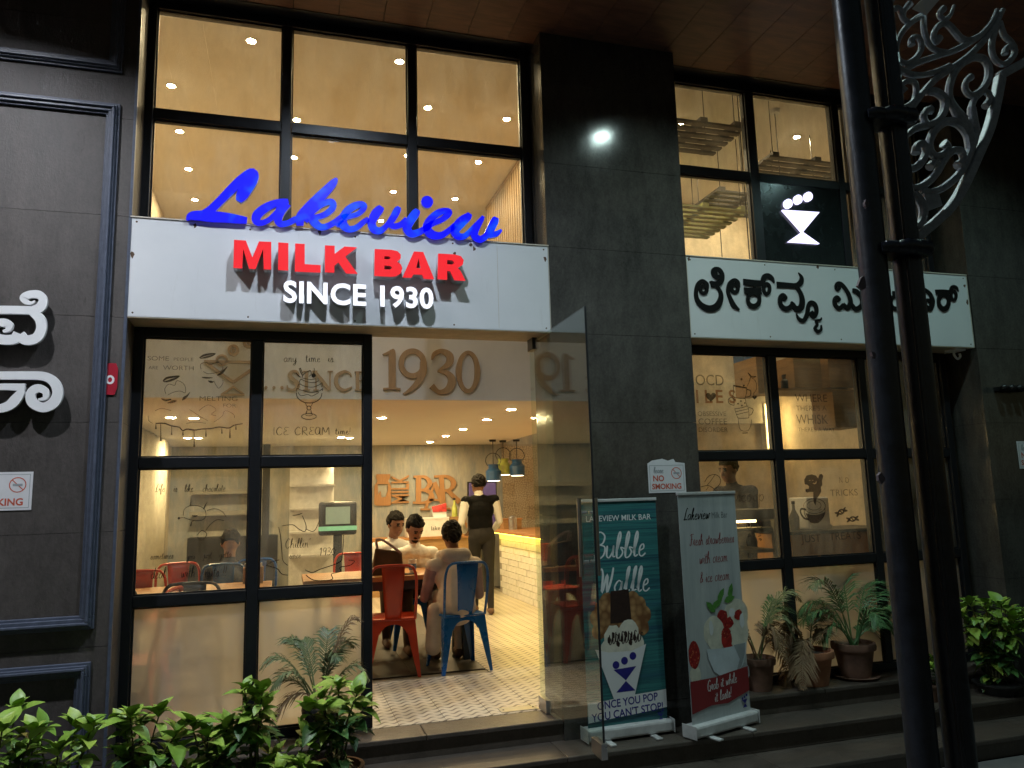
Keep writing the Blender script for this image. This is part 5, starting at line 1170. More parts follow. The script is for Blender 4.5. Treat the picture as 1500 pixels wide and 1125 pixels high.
# ------------------------------------------------------------------ paper notices and the red plate
def notice(label, x0, x1, z0, z1, rot, torn):
    t = thing('no_smoking_notice', label, 'notice', ((x0+x1)/2, FACE, z0), 'no smoking notices')
    y = FACE-0.0035; w = x1-x0; h = z1-z0
    top = [(x1, z1)]+([(x1-0.25*w, z1+0.008), (x1-0.3*w, z1+0.03), (x1-0.45*w, z1+0.018), (x1-0.6*w, z1+0.032), (x0+0.12*w, z1+0.02)] if torn else [])+[(x0, z1)]
    filled('sheet', [[(x0, z0), (x1, z0)]+top], y, 0.0012, 'paper', t)
    b = 0.012
    for q in ((x0+b, z0+b, x1-b, z0+b+0.003), (x0+b, z1-b-0.003, x1-b, z1-b), (x0+b, z0+b+0.003, x0+b+0.003, z1-b-0.003), (x1-b-0.003, z0+b+0.003, x1-b, z1-b-0.003)): obj('border', box1(q[0], y-0.0006, q[1], q[2], y-0.0001, q[3]), 'p_shade', t)
    obj('handwritten_word', hand('Please', x0+0.03*w/0.3, z0+h*0.67, h*0.105, h*0.022, y-0.0006), 'p_shade', t)
    text('lettering', 'NO', (x0+0.12*w, y-0.0006, z0+h*0.40), h*0.27, 'red_print', t, offset=0.0015)
    text('lettering', 'SMOKING', (x0+0.09*w, y-0.0006, z0+h*0.13), h*0.255, 'red_print', t, xs=0.98, offset=0.0015)
    mb = MB(); c = (x1-0.24*w, z0+h*0.66); r_ = h*0.19
    mb.ribbon([(c[0]+r_*math.cos(a*math.pi/10), c[1]+r_*math.sin(a*math.pi/10), h*0.025) for a in range(21)], y-0.0006, y-0.0001); mb.ribbon([(c[0]-r_*0.7, c[1]+r_*0.7, h*0.022), (c[0]+r_*0.7, c[1]-r_*0.7, h*0.022)], y-0.0008, y-0.0001); obj('ring_mark', mb, 'red_print', t)
    obj('cigarette_mark', box1(c[0]-r_*0.6, y-0.0011, c[1]-0.006, c[0]+r_*0.6, y-0.0009, c[1]+0.006), 'p_shade', t)
notice('white paper no smoking notice taped on the grey pillar above the white banner', 2.368, 2.652, 1.388, 1.588, 0, True)
notice('white paper no smoking notice on the brown wall under the raised script', -1.62, -1.323, 1.392, 1.598, 0, False)
notice('white paper notice at the right edge on the green-grey wall', 5.66, 5.92, 1.50, 1.72, 0, False)
rp = thing('red_plate', 'small red plate with white rounded letter beside the moulding on the brown wall', 'plate', (-0.95, FACE, 2.0))
a = on_y(158, 578, FACE-0.01); b = on_y(173, 532, FACE-0.01)
filled('plate', [[(a.x-0.02, a.z), (b.x-0.012, a.z+0.0), (b.x, a.z+0.04), (b.x, b.z-0.03), (b.x-0.012, b.z), (a.x-0.02, b.z)]], FACE-0.006, 0.0055, 'red_board', rp)
mb = MB(); mb.ribbon([(b.x-0.038+0.017*math.cos(k*math.pi/8), (a.z+b.z)/2-0.005+0.020*math.sin(k*math.pi/8), 0.012) for k in range(17)], FACE-0.0075, FACE-0.0062); mb.ribbon([(b.x-0.06, (a.z+b.z)/2+0.055, 0.012), (b.x-0.06, (a.z+b.z)/2-0.03, 0.012)], FACE-0.0072, FACE-0.0062); obj('letter', mb, 'p_white', rp)

# hook bracket under the right sign
hk = thing('hook_bracket', 'small white metal hook under the right end of the sign board', 'bracket', (5.2, -0.15, 2.3)); p = on_y(1404, 522, -0.2)
obj('plate', box1(p.x-0.05, -0.23, 2.462, p.x+0.05, -0.12, 2.480), 'p_white', hk); obj('hook', MB().tube(smooth_pts([(p.x-0.02, -0.18, 2.462), (p.x-0.02, -0.18, 2.43), (p.x+0.01, -0.18, 2.40), (p.x+0.04, -0.18, 2.42), (p.x+0.035, -0.18, 2.445)], 4), 0.009, 8), 'p_white', hk, smooth=True)

# ------------------------------------------------------------------ lamp post with scroll bracket
YP = -2.6
zp0 = GZ
xa = on_y(1267, 500, YP).x; xb = on_y(1313, 500, YP).x; xb2 = on_y(1315.5, 500, YP).x; xc = on_y(1361, 500, YP).x
def between(xl, xr):        # a round shaft standing on y = YP that just fills the gap xl..xr as seen from the pavement
    al, ar = math.atan2(xl-CAM[0], YP-CAM[1]), math.atan2(xr-CAM[0], YP-CAM[1]); m = (al+ar)/2
    return CAM[0]+math.tan(m)*(YP-CAM[1]), (YP-CAM[1])/math.cos(m)*math.sin((ar-al)/2)
x1_, r1 = between(xa, xb); x2_, r2 = between(xb2, xc)
lpst = thing('lamp_post', 'dark cast-iron double lamp post with grey scrollwork bracket in the foreground', 'lamp post', ((xa+xc)/2, YP, GZ))
obj('shaft', MB().tube([(x1_, YP, GZ), (x1_, YP, 5.6)], r1, 20), 'post_paint', lpst, smooth=True)
obj('shaft', MB().tube([(x2_, YP-0.01, GZ), (x2_, YP-0.01, 5.6)], r2, 20), 'post_paint', lpst, smooth=True)
obj('rib', MB().tube([(x2_-0.035, YP-0.012-r2*0.75, GZ), (x2_-0.035, YP-0.012-r2*0.75, 5.4)], 0.010, 8), 'post_paint', lpst, smooth=True)
obj('base_plinth', MB().lathe([(0.20, 0), (0.20, 0.12), (0.16, 0.16), (0.15, 0.5), (0.12, 0.58)], 20, ((x1_+x2_)/2, YP, GZ)), 'post_paint', lpst, smooth=True)
for y_ in (185, 372):
    zc = on_y(1310, y_, YP).z
    for k, (dx, yy, rr_) in enumerate(((-0.05, -0.03, 0.026), (0.015, -0.05, 0.032), (0.07, -0.045, 0.034))):
        x = (x1_+x2_)/2+dx
        kn = obj('clamp_knob', MB().tube([(x-0.035, YP+yy-0.03, zc), (x-0.01, YP+yy-0.045, zc), (x+0.03, YP+yy-0.045, zc), (x+0.05, YP+yy-0.03, zc)], [rr_*0.75, rr_, rr_, rr_*0.8], 12), 'post_paint', lpst, smooth=True)
    obj('clamp_band', box1(x1_, YP-r1-0.03, zc-0.024, x2_+r2+0.012, YP+r1*0.6, zc+0.024), 'post_paint', lpst, bevel=0.008)
    obj('clamp_bolt', MB().tube([((x1_+x2_)/2+0.08, YP-r1-0.06, zc+0.01), ((x1_+x2_)/2+0.08, YP-r1-0.02, zc+0.01)], 0.018, 6), 'iron_grey', lpst)
ZF, SF, ZG, SG = (1280, 0), 6.25, (1280, 150), 4.891
SCR_F = [
 [(840,1090,40),(760,1010,45),(700,920,45),(688,820,45),(730,680,45),(810,580,45),(910,530,45),(1000,540,45),(1050,620,45),(1040,740,45),(970,840,42),(890,872,40),(838,820,38),(845,745,36),(890,705,44)],
 [(270,1110,60),(400,910,42),(560,730,40),(720,620,40),(860,520,40),(1000,380,36),(1110,230,32),(1180,90,30)],
 [(125,400,14),(170,560,36),(260,650,40),(400,690,38),(560,660,36),(700,600,34)],
 [(290,640,34),(400,575,36),(560,520,36),(720,470,36),(860,400,36),(980,320,32),(1080,200,28),(1130,90,26)],
 [(430,140,30),(330,215,36),(245,320,36),(205,430,36),(220,540,36),(290,580,36),(370,545,36),(430,460,36),(430,380,34),(390,335,32),(345,360,34),(345,415,44)],
 [(460,110,34),(460,280,36),(500,400,36),(570,460,32),(700,480,30)],
 [(640,78,42),(600,130,34),(640,180,32),(700,140,24),(735,50,18)],
 [(600,345,46),(570,385,38),(545,340,34),(580,250,36),(660,215,38),(740,290,42),(800,355,42),(880,370,38),(1000,310,30)],
 [(110,200,40),(170,95,36),(230,80,36),(270,170,36),(330,205,32),(430,150,30)], [(330,35,44),(280,95,32),(268,165,32)], [(100,230,20),(130,80,34),(180,-20,34)],
 [(285,835,46),(250,790,34),(300,745,34),(370,755,36),(388,830,36),(360,930,36),(270,990,36),(180,985,20)],
 [(155,695,46),(200,660,36),(250,640,24)], [(160,860,12),(185,760,26),(230,670,30)], [(240,1080,50),(310,1000,34),(400,900,30)],
 [(1125,230,36),(1080,400,36),(1100,530,36),(1180,590,36),(1260,540,36),(1290,460,34),(1245,425,30),(1205,455,34),(1200,495,40)], [(1150,200,34),(1190,320,36),(1250,380,34),(1295,440,30)],
 [(1020,975,46),(1065,890,36),(1010,838,36),(930,900,36),(890,1000,40),(900,1100,46)],
]
SCR_G = [
 [(376,-76,36),(438,-76,40),(501,-29,40),(505,50,40),(460,130,36),(390,160,36),(355,110,34),(375,62,34),(408,55,44)], [(380,165,36),(290,190,36),(232,245,22)],
 [(700,40,38),(712,130,42),(725,210,42),(700,310,42),(640,470,38),(540,580,36),(430,640,34),(330,632,34)],
 [(560,10,36),(600,90,42),(660,170,48),(695,280,44)],
 [(692,350,42),(670,230,42),(600,150,42),(510,140,40),(430,210,40),(395,310,38),(430,380,36),(490,378,36),(530,325,34),(498,292,46)],
 [(300,365,44),(308,312,36),(350,295,34),(372,350,36),(340,430,38),(270,475,38),(205,420,38),(188,320,18)],
 [(600,455,46),(640,410,36),(620,348,36),(560,350,36),(500,420,36),(440,520,36),(360,590,36),(290,612,34),(220,580,32),(190,505,10)],
 [(398,465,42),(430,430,32),(465,455,30)], [(285,645,36),(340,720,42),(355,800,42),(320,880,38),(230,905,26)], [(208,640,40),(250,660,36),(262,730,32),(238,820,34)], ring(262,815,14,14,28,10),
]
def scroll(pts, org, sc):
    closed = pts[-1] == 'c'; p_ = [p for p in pts if p != 'c']; q = smooth_pts(tr(p_, org, sc, YP), 6, closed)
    path = [(a[0], YP, a[1]) for a in q]; rr_ = [a[2]*0.60 for a in q]
    o = obj('scroll', MB().tube(path, rr_, 8), 'iron_grey', lpst, smooth=True)
    return o
for s_ in SCR_F: scroll(s_, ZF, SF)
for s_ in SCR_G: scroll(s_, ZG, SG)
q = smooth_pts(tr([(215,1040,52),(400,892,50),(540,762,50),(640,605,50),(740,385,50),(820,200,50),(868,20,50),(905,-180,52)], ZG, SG, YP), 6)
obj('outer_arch', MB().ribbon(q, YP-0.018, YP+0.018), 'iron_grey', lpst, bevel=0.006)
q = tr([(1150,700,56),(1250,640,56),(1400,560,56),(1600,470,56),(1900,330,56)], ZF, SF, YP); obj('outer_arm', MB().ribbon(q, YP-0.0175, YP+0.0175), 'iron_grey', lpst, bevel=0.006)
q = tr([(60,1010,70),(160,1050,70),(260,1060,60)], ZG, SG, YP)
obj('web_plate', MB().hexa(*[[(p.x, y_, p.z) for p in (on_y(1280+a/SG, 150+b/SG, YP) for a, b in ((350,650),(460,668),(482,742),(380,780)))] for y_ in (YP-0.008, YP+0.008)]), 'iron_grey', lpst)
q = [on_y(1280+a/SF, b/SF, YP-0.03) for a, b in ((350,80),(430,0),(650,-60),(480,140))]
fly = thing('torn_sticker', 'torn pale sticker caught on the iron scrollwork', 'paper', q[0]); obj('sheet', MB().hexa([(p.x, YP-0.03, p.z) for p in q], [(p.x, YP-0.0285, p.z) for p in q]), 'paper', fly); obj('fold', MB().hexa([(p.x, YP-0.034, p.z) for p in (q[0], q[1], q[1]+Vector((0.01,0,-0.03)), q[3])], [(p.x, YP-0.0325, p.z) for p in (q[0], q[1], q[1]+Vector((0.01,0,-0.03)), q[3])]), 'box_white', fly)
for px2, py2, w2 in ((1262, 414, 9), (1278, 520, 5), (1290, 700, 6), (1268, 300, 5)):
    p = on_y(px2, py2, YP-r1*0.93); m_ = px_m(px2, py2, YP)
    q_ = [(p.x+m_*w2*math.cos(a)*rs.uniform(0.4, 1), YP-r1*1.0-0.004, p.z+m_*w2*1.3*math.sin(a)*rs.uniform(0.4, 1)) for a in [2*math.pi*k/7 for k in range(7)]]
    mb = MB(); mb.add(q_+[(a, b+0.012, c) for a, b, c in q_], [tuple(range(7)), tuple(range(13, 6, -1))]+[(k, (k+1) % 7, 7+(k+1) % 7, 7+k) for k in range(7)]); obj('paint_scuff', mb, 'scuff', lpst)
# a lantern above the frame that the bracket carries
zl = 4.9
obj('lantern_arm', MB().tube([(x2_, YP, zl), (x2_+1.1, YP, zl)], 0.03, 10), 'post_paint', lpst, smooth=True)
obj('outer_arm_tie', MB().tube([(on_y(1584, 53, YP).x, YP, on_y(1584, 53, YP).z), (x2_+1.1, YP, zl)], 0.025, 8), 'iron_grey', lpst, smooth=True)
# iron brackets on the right-hand wall
p = on_y(1480, 568, -0.35); wbk = thing('wall_bracket', 'dark row of knobs on a bracket on the right-hand wall', 'bracket', (p.x, FACE, p.z)); obj('bar', box1(p.x-0.06, -0.30, p.z-0.015, p.x+0.25, -0.251, p.z+0.015), 'plastic_black', wbk)
for k in range(4): obj('knob', MB().ell((p.x-0.04+0.08*k, -0.33, p.z+0.005), (0.03, 0.03, 0.025)), 'plastic_black', wbk, smooth=True)

# ------------------------------------------------------------------ people
V = Vector
def cap_mesh(mb, a, b, ra, rb, n=12):
    a, b = V(a), V(b); d = (b-a); L = d.length or 1e-6; t = d/L
    pts, rad = [], []
    for k in range(4): an = math.pi/2*(1-k/4); pts.append(a-t*ra*math.sin(an)*0.98); rad.append(max(ra*math.cos(an), 0.002))
    for k in range(5): pts.append(a+d*k/4); rad.append(ra+(rb-ra)*k/4)
    for k in range(1, 5): an = math.pi/2*k/4; pts.append(b+t*rb*math.sin(an)*0.98); rad.append(max(rb*math.cos(an), 0.002))
    mb.tube(pts, rad, n)
def person(label, J, tags, hair, group=None, voxel=0.0085, face=True, longhair=False, beard=False):
    """J: joints in world space. One continuous body from tapered limbs, fused and smoothed"""
    prim = []
    def cap(a, b, ra, rb, tag): prim.append(('c', V(a), V(b), ra, rb, tag))
    def ell(c, r, tag, rot=None): prim.append(('e', V(c), V(r), rot, tag))
    fwd = V(J['fwd']).normalized(); sd = V((fwd.y, -fwd.x, 0)).normalized()     # sd = the person's right
    pel, ch, nk, hd = V(J['pelvis']), V(J['chest']), V(J['neck']), V(J['head'])
    hf = V(J['look']).normalized(); hs_ = hf.cross(V((0, 0, 1))).normalized(); hu = hs_.cross(hf).normalized()
    HM = Matrix((hs_, hf, hu)).transposed()
    spine = (nk-pel).normalized(); BM = Matrix((sd, spine.cross(sd), spine)).transposed()
    T = tags
    # trunk as stacked ellipsoids
    ell(pel+spine*0.02, (0.165, 0.118, 0.13), T['hip'], BM); ell(pel+spine*0.14, (0.15, 0.108, 0.14), T['torso'], BM)
    ell((pel+ch)/2+spine*0.03, (0.152, 0.108, 0.17), T['torso'], BM); ell(ch, (0.172, 0.118, 0.17), T['torso'], BM); ell(ch+spine*0.11, (0.165, 0.095, 0.09), T['torso'], BM)
    cap(ch+spine*0.12, nk, 0.075, 0.056, T['collar']); cap(nk, hd-hu*0.05, 0.052, 0.052, 'skin')
    for s, S in ((1, 'R'), (-1, 'L')):
        sh_, el, wr = V(J['sh'+S]), V(J['el'+S]), V(J['wr'+S])
        cap(ch+spine*0.10+sd*s*0.06, sh_, 0.075, 0.062, T['torso']); cap(sh_, el, 0.060, 0.044, T['upper_arm']); cap(el, wr, 0.043, 0.030, T['forearm'])
        hdv = V(J.get('hand'+S, wr-el)).normalized(); pn = hdv.cross(V((0, 0, 1))); pn = pn.normalized() if pn.length > 0.1 else V((1, 0, 0)); pz_ = pn.cross(hdv).normalized()
        pal = wr+hdv*0.05
        ell(pal, (0.036, 0.048, 0.017), 'skin', Matrix((pn, hdv, pz_)).transposed())
        for k, ln in enumerate((0.062, 0.074, 0.070, 0.055)):
            f0 = pal+hdv*0.036+pn*(-0.028+0.0185*k); f1 = f0+hdv*ln*0.5-pz_*0.010; f2 = f1+hdv*ln*0.38-pz_*0.026
            cap(f0, f1, 0.0088, 0.008, 'skin'); cap(f1, f2, 0.008, 0.007, 'skin')
        th0 = wr+hdv*0.022+pn*(-0.028 if s > 0 else 0.028); th1 = th0+hdv*0.03+pn*(-0.022 if s > 0 else 0.022)-pz_*0.012; cap(th0, th1, 0.012, 0.0095, 'skin'); cap(th1, th1+hdv*0.03-pz_*0.012, 0.0095, 0.008, 'skin')
        hp, kn, an = V(J['hip'+S]), V(J['kn'+S]), V(J['an'+S])
        cap(hp, kn, 0.088, 0.060, T['leg']); cap(kn, an, 0.058, 0.040, T['leg'])
        tv = V(J.get('toe'+S, fwd)).normalized(); cap(an-V((0, 0, 0.045))-tv*0.02, an-V((0, 0, 0.052))+tv*0.15, 0.042, 0.034, T['foot'])
    # head
    ell(hd, (0.075, 0.095, 0.105), 'skin', HM); ell(hd+hf*0.028-hu*0.045, (0.060, 0.068, 0.075), 'skin', HM); ell(hd+hf*0.052-hu*0.095, (0.034, 0.034, 0.026), 'beard' if beard else 'skin', HM)
    cap(hd+hf*0.093-hu*0.002, hd+hf*0.108-hu*0.034, 0.009, 0.014, 'skin')
    for s in (1, -1):
        ell(hd+hs_*s*0.076-hu*0.015-hf*0.005, (0.012, 0.022, 0.032), 'skin', HM)
        ell(hd+hs_*s*0.030+hf*0.087+hu*0.004, (0.015, 0.010, 0.007), 'eye', HM); cap(hd+hs_*s*0.015+hf*0.092+hu*0.026, hd+hs_*s*0.048+hf*0.082+hu*0.026, 0.004, 0.0035, 'hairskin')
    cap(hd-hs_*0.022+hf*0.088-hu*0.062, hd+hs_*0.022+hf*0.088-hu*0.062, 0.007, 0.007, 'lip')
    if beard: cap(hd-hs_*0.028+hf*0.090-hu*0.048, hd+hs_*0.028+hf*0.090-hu*0.048, 0.007, 0.007, 'beard')
    for e in J.get('extra', []):
        if e[0] == 'c': cap(*e[1:])
        else: ell(e[1], e[2], e[3], BM)
    mb = MB()
    for p in prim:
        if p[0] == 'c': cap_mesh(mb, *p[1:5])
        else: mb.ell(p[1], p[2], 14, 10, p[3])
    me0 = mesh_from(mb, 'tmp'); o = bpy.data.objects.new('person', me0); col.objects.link(o)
    m = o.modifiers.new('r', 'REMESH'); m.mode = 'VOXEL'; m.voxel_size = voxel; m.use_smooth_shade = True
    m = o.modifiers.new('s', 'SMOOTH'); m.factor = 0.5; m.iterations = 3
    dg = bpy.context.evaluated_depsgraph_get(); me = bpy.data.meshes.new_from_object(o.evaluated_get(dg)); bpy.data.objects.remove(o); bpy.data.meshes.remove(me0)
    cs = np.empty(len(me.vertices)*3); me.vertices.foreach_get('co', cs); cs = cs.reshape(-1, 3)
    li = np.array([p.vertices[0] for p in me.polygons]); pc = np.empty(len(me.polygons)*3); me.polygons.foreach_get('center', pc); pc = pc.reshape(-1, 3)
    best = np.full(len(pc), 1e9); bt_ = np.zeros(len(pc), int); names = []
    for p in prim:
        tg = p[-1]
        if tg not in names: names.append(tg)
        if p[0] == 'c':
            a, b = np.array(p[1]), np.array(p[2]); d = b-a; L2 = d@d+1e-12; t = np.clip(((pc-a)@d)/L2, 0, 1); dist = np.linalg.norm(pc-a-t[:, None]*d, axis=1)-(p[3]+(p[4]-p[3])*t)
        else:
            q = pc-np.array(p[1]); q = q@np.array(p[3]) if p[3] is not None else q
            r_ = np.array(p[2]); k = np.linalg.norm(q/r_, axis=1); dist = (k-1)*r_.min()
        if tg in ('eye', 'lip', 'hairskin', 'beard'): dist = dist-(0.003 if tg == 'beard' else 0.001)
        u = dist < best; best[u] = dist[u]; bt_[u] = names.index(tg)
    tm_ = {'skin': 'skin', 'eye': 'eye_dark', 'lip': 'red_skin', 'hairskin': 'hair', 'beard': 'hair'}
    for n_ in names: me.materials.append(M[tm_.get(n_, n_)])
    me.polygons.foreach_set('material_index', bt_.astype(np.int32)); me.polygons.foreach_set('use_smooth', np.ones(len(pc), bool)); me.update()
    t = thing('person', label, 'person', (pel.x, pel.y, min(J['anR'][2], J['anL'][2])-0.09), group)
    me.name = 'body'; link_mesh('body', me, None, t)
    # hair
    mb = MB(); rr = random.Random(len(label))
    mb.ell(hd+hu*0.022-hf*0.018, (0.088, 0.106, 0.106), 26, 16, HM)
    if longhair: mb.ell(hd-hf*0.085-hu*0.03, (0.06, 0.055, 0.07), 16, 10, HM)
    hm = MB()
    vs2 = []
    for v in mb.v:
        p = V(v)-hd; f_ = p.dot(hf); z_ = p.dot(hu)
        k = 1.0
        if f_ > 0.030 and z_ < 0.048: k = 0.76
        if z_ < -0.045 and not longhair: k *= 0.78
        vs2.append(hd+p*(k+rr.uniform(-0.05, 0.07)))
    hm.v = [tuple(v) for v in vs2]; hm.f = mb.f
    obj('hair', hm, hair, t, smooth=False)
    return t
mk('red_skin', (0.20, 0.075, 0.055), 0.5)

def seated(x, y, dr, head_z, lookdown=0.5, seat=0.46, knees=0.42, lean=0.10, arms=None, hipw=0.09):
    """dr=+1 faces +Y, -1 faces -Y"""
    f = V((0, dr, 0)); s = V((f.y, -f.x, 0)); pel = V((x, y, seat+0.10)); hd = V((x, y+dr*(lean+0.06), head_z-0.115))
    nk = V((x, y+dr*(lean+0.01), head_z-0.27)); ch = V((x, y+dr*lean*0.7, head_z-0.46))
    J = dict(fwd=f, pelvis=pel, chest=ch, neck=nk, head=hd, look=(0, dr*1.0, -lookdown))
    for k, S in ((1, 'R'), (-1, 'L')):
        J['sh'+S] = ch+s*k*0.185+V((0, 0, 0.10)); J['el'+S] = ch+s*k*0.24+f*0.10+V((0, 0, -0.17)); J['wr'+S] = ch+s*k*0.10+f*0.33+V((0, 0, -0.15)); J['hand'+S] = f-s*k*0.5
        J['hip'+S] = pel+s*k*hipw; J['kn'+S] = pel+s*k*(hipw+0.03)+f*knees+V((0, 0, -0.02)); J['an'+S] = pel+s*k*(hipw+0.02)+f*(knees-0.02)+V((0, 0, -pel.z+0.09))
    return J
def turn(J, lx, dx=0.0):
    l = V(J['look']); J['look'] = (lx, l.y, l.z); J['head'] = J['head']+V((dx, 0, 0)); J['chest'] = J['chest']+V((dx*0.5, 0, 0)); return J
# waiter walking away
hx, hy = 2.32, 4.25
J = dict(fwd=(0.12, 1, 0), pelvis=(hx, hy, 0.93), chest=(hx-0.01, hy+0.02, 1.24), neck=(hx-0.02, hy+0.03, 1.445), head=(hx-0.02, hy+0.06, 1.56), look=(-0.35, 1, -0.15))
J.update(shR=(hx+0.175, hy, 1.37), elR=(hx+0.24, hy+0.03, 1.10), wrR=(hx+0.17, hy+0.20, 0.95), shL=(hx-0.19, hy+0.02, 1.36), elL=(hx-0.255, hy+0.0, 1.09), wrL=(hx-0.17, hy+0.20, 0.98), handL=(0.5, 1, -0.2), handR=(-0.3, 1, -0.4))
J.update(hipR=(hx+0.085, hy, 0.90), knR=(hx+0.08, hy-0.02, 0.49), anR=(hx+0.07, hy-0.10, 0.09), hipL=(hx-0.085, hy, 0.90), knL=(hx-0.07, hy+0.12, 0.50), anL=(hx-0.05, hy+0.20, 0.09))
wtr = person('standing person in white shirt, black waistcoat and dark trousers seen from behind', J, dict(hip='trouser_grey', torso='vest_black', collar='shirt_white', upper_arm='shirt_white', forearm='shirt_white', leg='trouser_grey', foot='shoe'), 'hair')
Tw = dict(hip='trouser_brown', torso='shirt_white', collar='shirt_white', upper_arm='shirt_white', forearm='skin', leg='trouser_brown', foot='shoe')
person('seated bearded person in white shirt looking down at the table', turn(seated(1.20, 2.60, -1, 1.235, 0.75, lean=0.14), 0.28), Tw, 'hair', beard=True)
person('seated person in white shirt at the left of the table behind the bearded one', turn(seated(1.06, 3.05, -1, 1.27, 0.35, lean=0.05), 0.45, 0.03), Tw, 'hair')
Jw = seated(1.39, 1.46, 1, 1.19, 0.45, lean=0.10, hipw=0.08)
c_ = Jw['chest']; Jw['extra'] = [('c', c_+V((-0.10, 0.03, 0.17)), c_+V((0.10, 0.03, 0.17)), 0.062, 0.062, 'top_beige'), ('c', c_+V((-0.08, -0.06, 0.19)), c_+V((0.08, -0.06, 0.19)), 0.055, 0.055, 'top_beige'), ('c', c_+V((0.0, -0.05, 0.0)), V((1.39, 1.42, 0.5)), 0.13, 0.16, 'top_beige'), ('c', V((1.20, 1.45, 0.48)), V((1.19, 1.47, 0.18)), 0.06, 0.07, 'top_beige')]
person('seated person in pale hooded top and shawl seen from behind on the blue chair', Jw, dict(hip='top_beige', torso='top_beige', collar='top_beige', upper_arm='top_mauve', forearm='top_mauve', leg='top_beige', foot='shoe'), 'hair', longhair=True)
person('person in dark grey shirt bent over the table behind the left window', seated(-0.50, 2.62, 1, 1.15, 0.9, lean=0.20), dict(hip='trouser_grey', torso='shirt_dark', collar='shirt_dark', upper_arm='shirt_dark', forearm='skin', leg='trouser_grey', foot='shoe'), 'hair')
px_, py_ = 4.25, 1.62
J = dict(fwd=(-1, -0.35, 0), pelvis=(px_, py_, 0.93), chest=(px_-0.02, py_, 1.26), neck=(px_-0.05, py_, 1.46), head=(px_-0.09, py_-0.02, 1.60), look=(-1, -0.35, -0.25))
J.update(shR=(px_-0.08, py_+0.19, 1.38), elR=(px_-0.12, py_+0.24, 1.12), wrR=(px_-0.30, py_+0.12, 1.05), shL=(px_+0.05, py_-0.18, 1.38), elL=(px_+0.03, py_-0.22, 1.12), wrL=(px_-0.2, py_-0.20, 1.06), handL=(-1, 0, 0), handR=(-1, 0, 0))
J.update(hipR=(px_-0.03, py_+0.09, 0.9), knR=(px_-0.04, py_+0.1, 0.5), anR=(px_-0.02, py_+0.1, 0.09), hipL=(px_+0.03, py_-0.09, 0.9), knL=(px_+0.02, py_-0.1, 0.5), anL=(px_+0.03, py_-0.1, 0.09))
person('person in dark shirt standing in profile behind the display case', J, dict(hip='trouser_grey', torso='shirt_dark', collar='shirt_dark', upper_arm='shirt_dark', forearm='skin', leg='trouser_grey', foot='shoe'), 'hair')

# ------------------------------------------------------------------ plants
def leaf_mesh(L, W, name, curl=0.25):
    mb = MB(); k = 6; vs = []; fs = []
    prof = [0.12, 0.70, 0.97, 1.0, 0.84, 0.48, 0.04]
    for i in range(k+1):
        u = i/k; w = W/2*prof[i]; z = -curl*L*u*u+0.05*L*math.sin(u*3.1)
        vs += [(-w, u*L, z+w*0.35), (0, u*L, z), (w, u*L, z+w*0.35)]
    for i in range(k):
        for j in (0, 1): fs.append((3*i+j, 3*i+j+1, 3*i+j+4, 3*i+j+3))
    mb.add(vs, fs); me = mesh_from(mb, name)
    for p in me.polygons: p.use_smooth = True
    return me
LEAF = {}
for nm, mt in (('b', 'leaf_bright'), ('d', 'leaf_dark'), ('y', 'leaf_yellow')):
    LEAF[nm] = []
    for (L, W, c) in ((0.115, 0.066, 0.30), (0.092, 0.056, 0.48), (0.130, 0.074, 0.18)):
        me = leaf_mesh(L, W, 'leaf', c); me.materials.append(M[mt]); LEAF[nm].append(me)
def add_leaf(t, p, direc, kind, sc, rr):
    d = V(direc).normalized(); me = LEAF[kind][rr.randrange(3)]
    o = bpy.data.objects.new('leaf', me); col.objects.link(o); o.parent = t
    up = V((rr.uniform(-.3, .3), rr.uniform(-.3, .3), 1)); x = d.cross(up).normalized(); z = x.cross(d).normalized()
    m4 = Matrix((x, d, z)).transposed().to_4x4(); o.matrix_parent_inverse = Matrix.Translation(-t.location)
    o.matrix_basis = Matrix.Translation(p) @ m4 @ Matrix.Diagonal((sc, sc, sc, 1)); return o
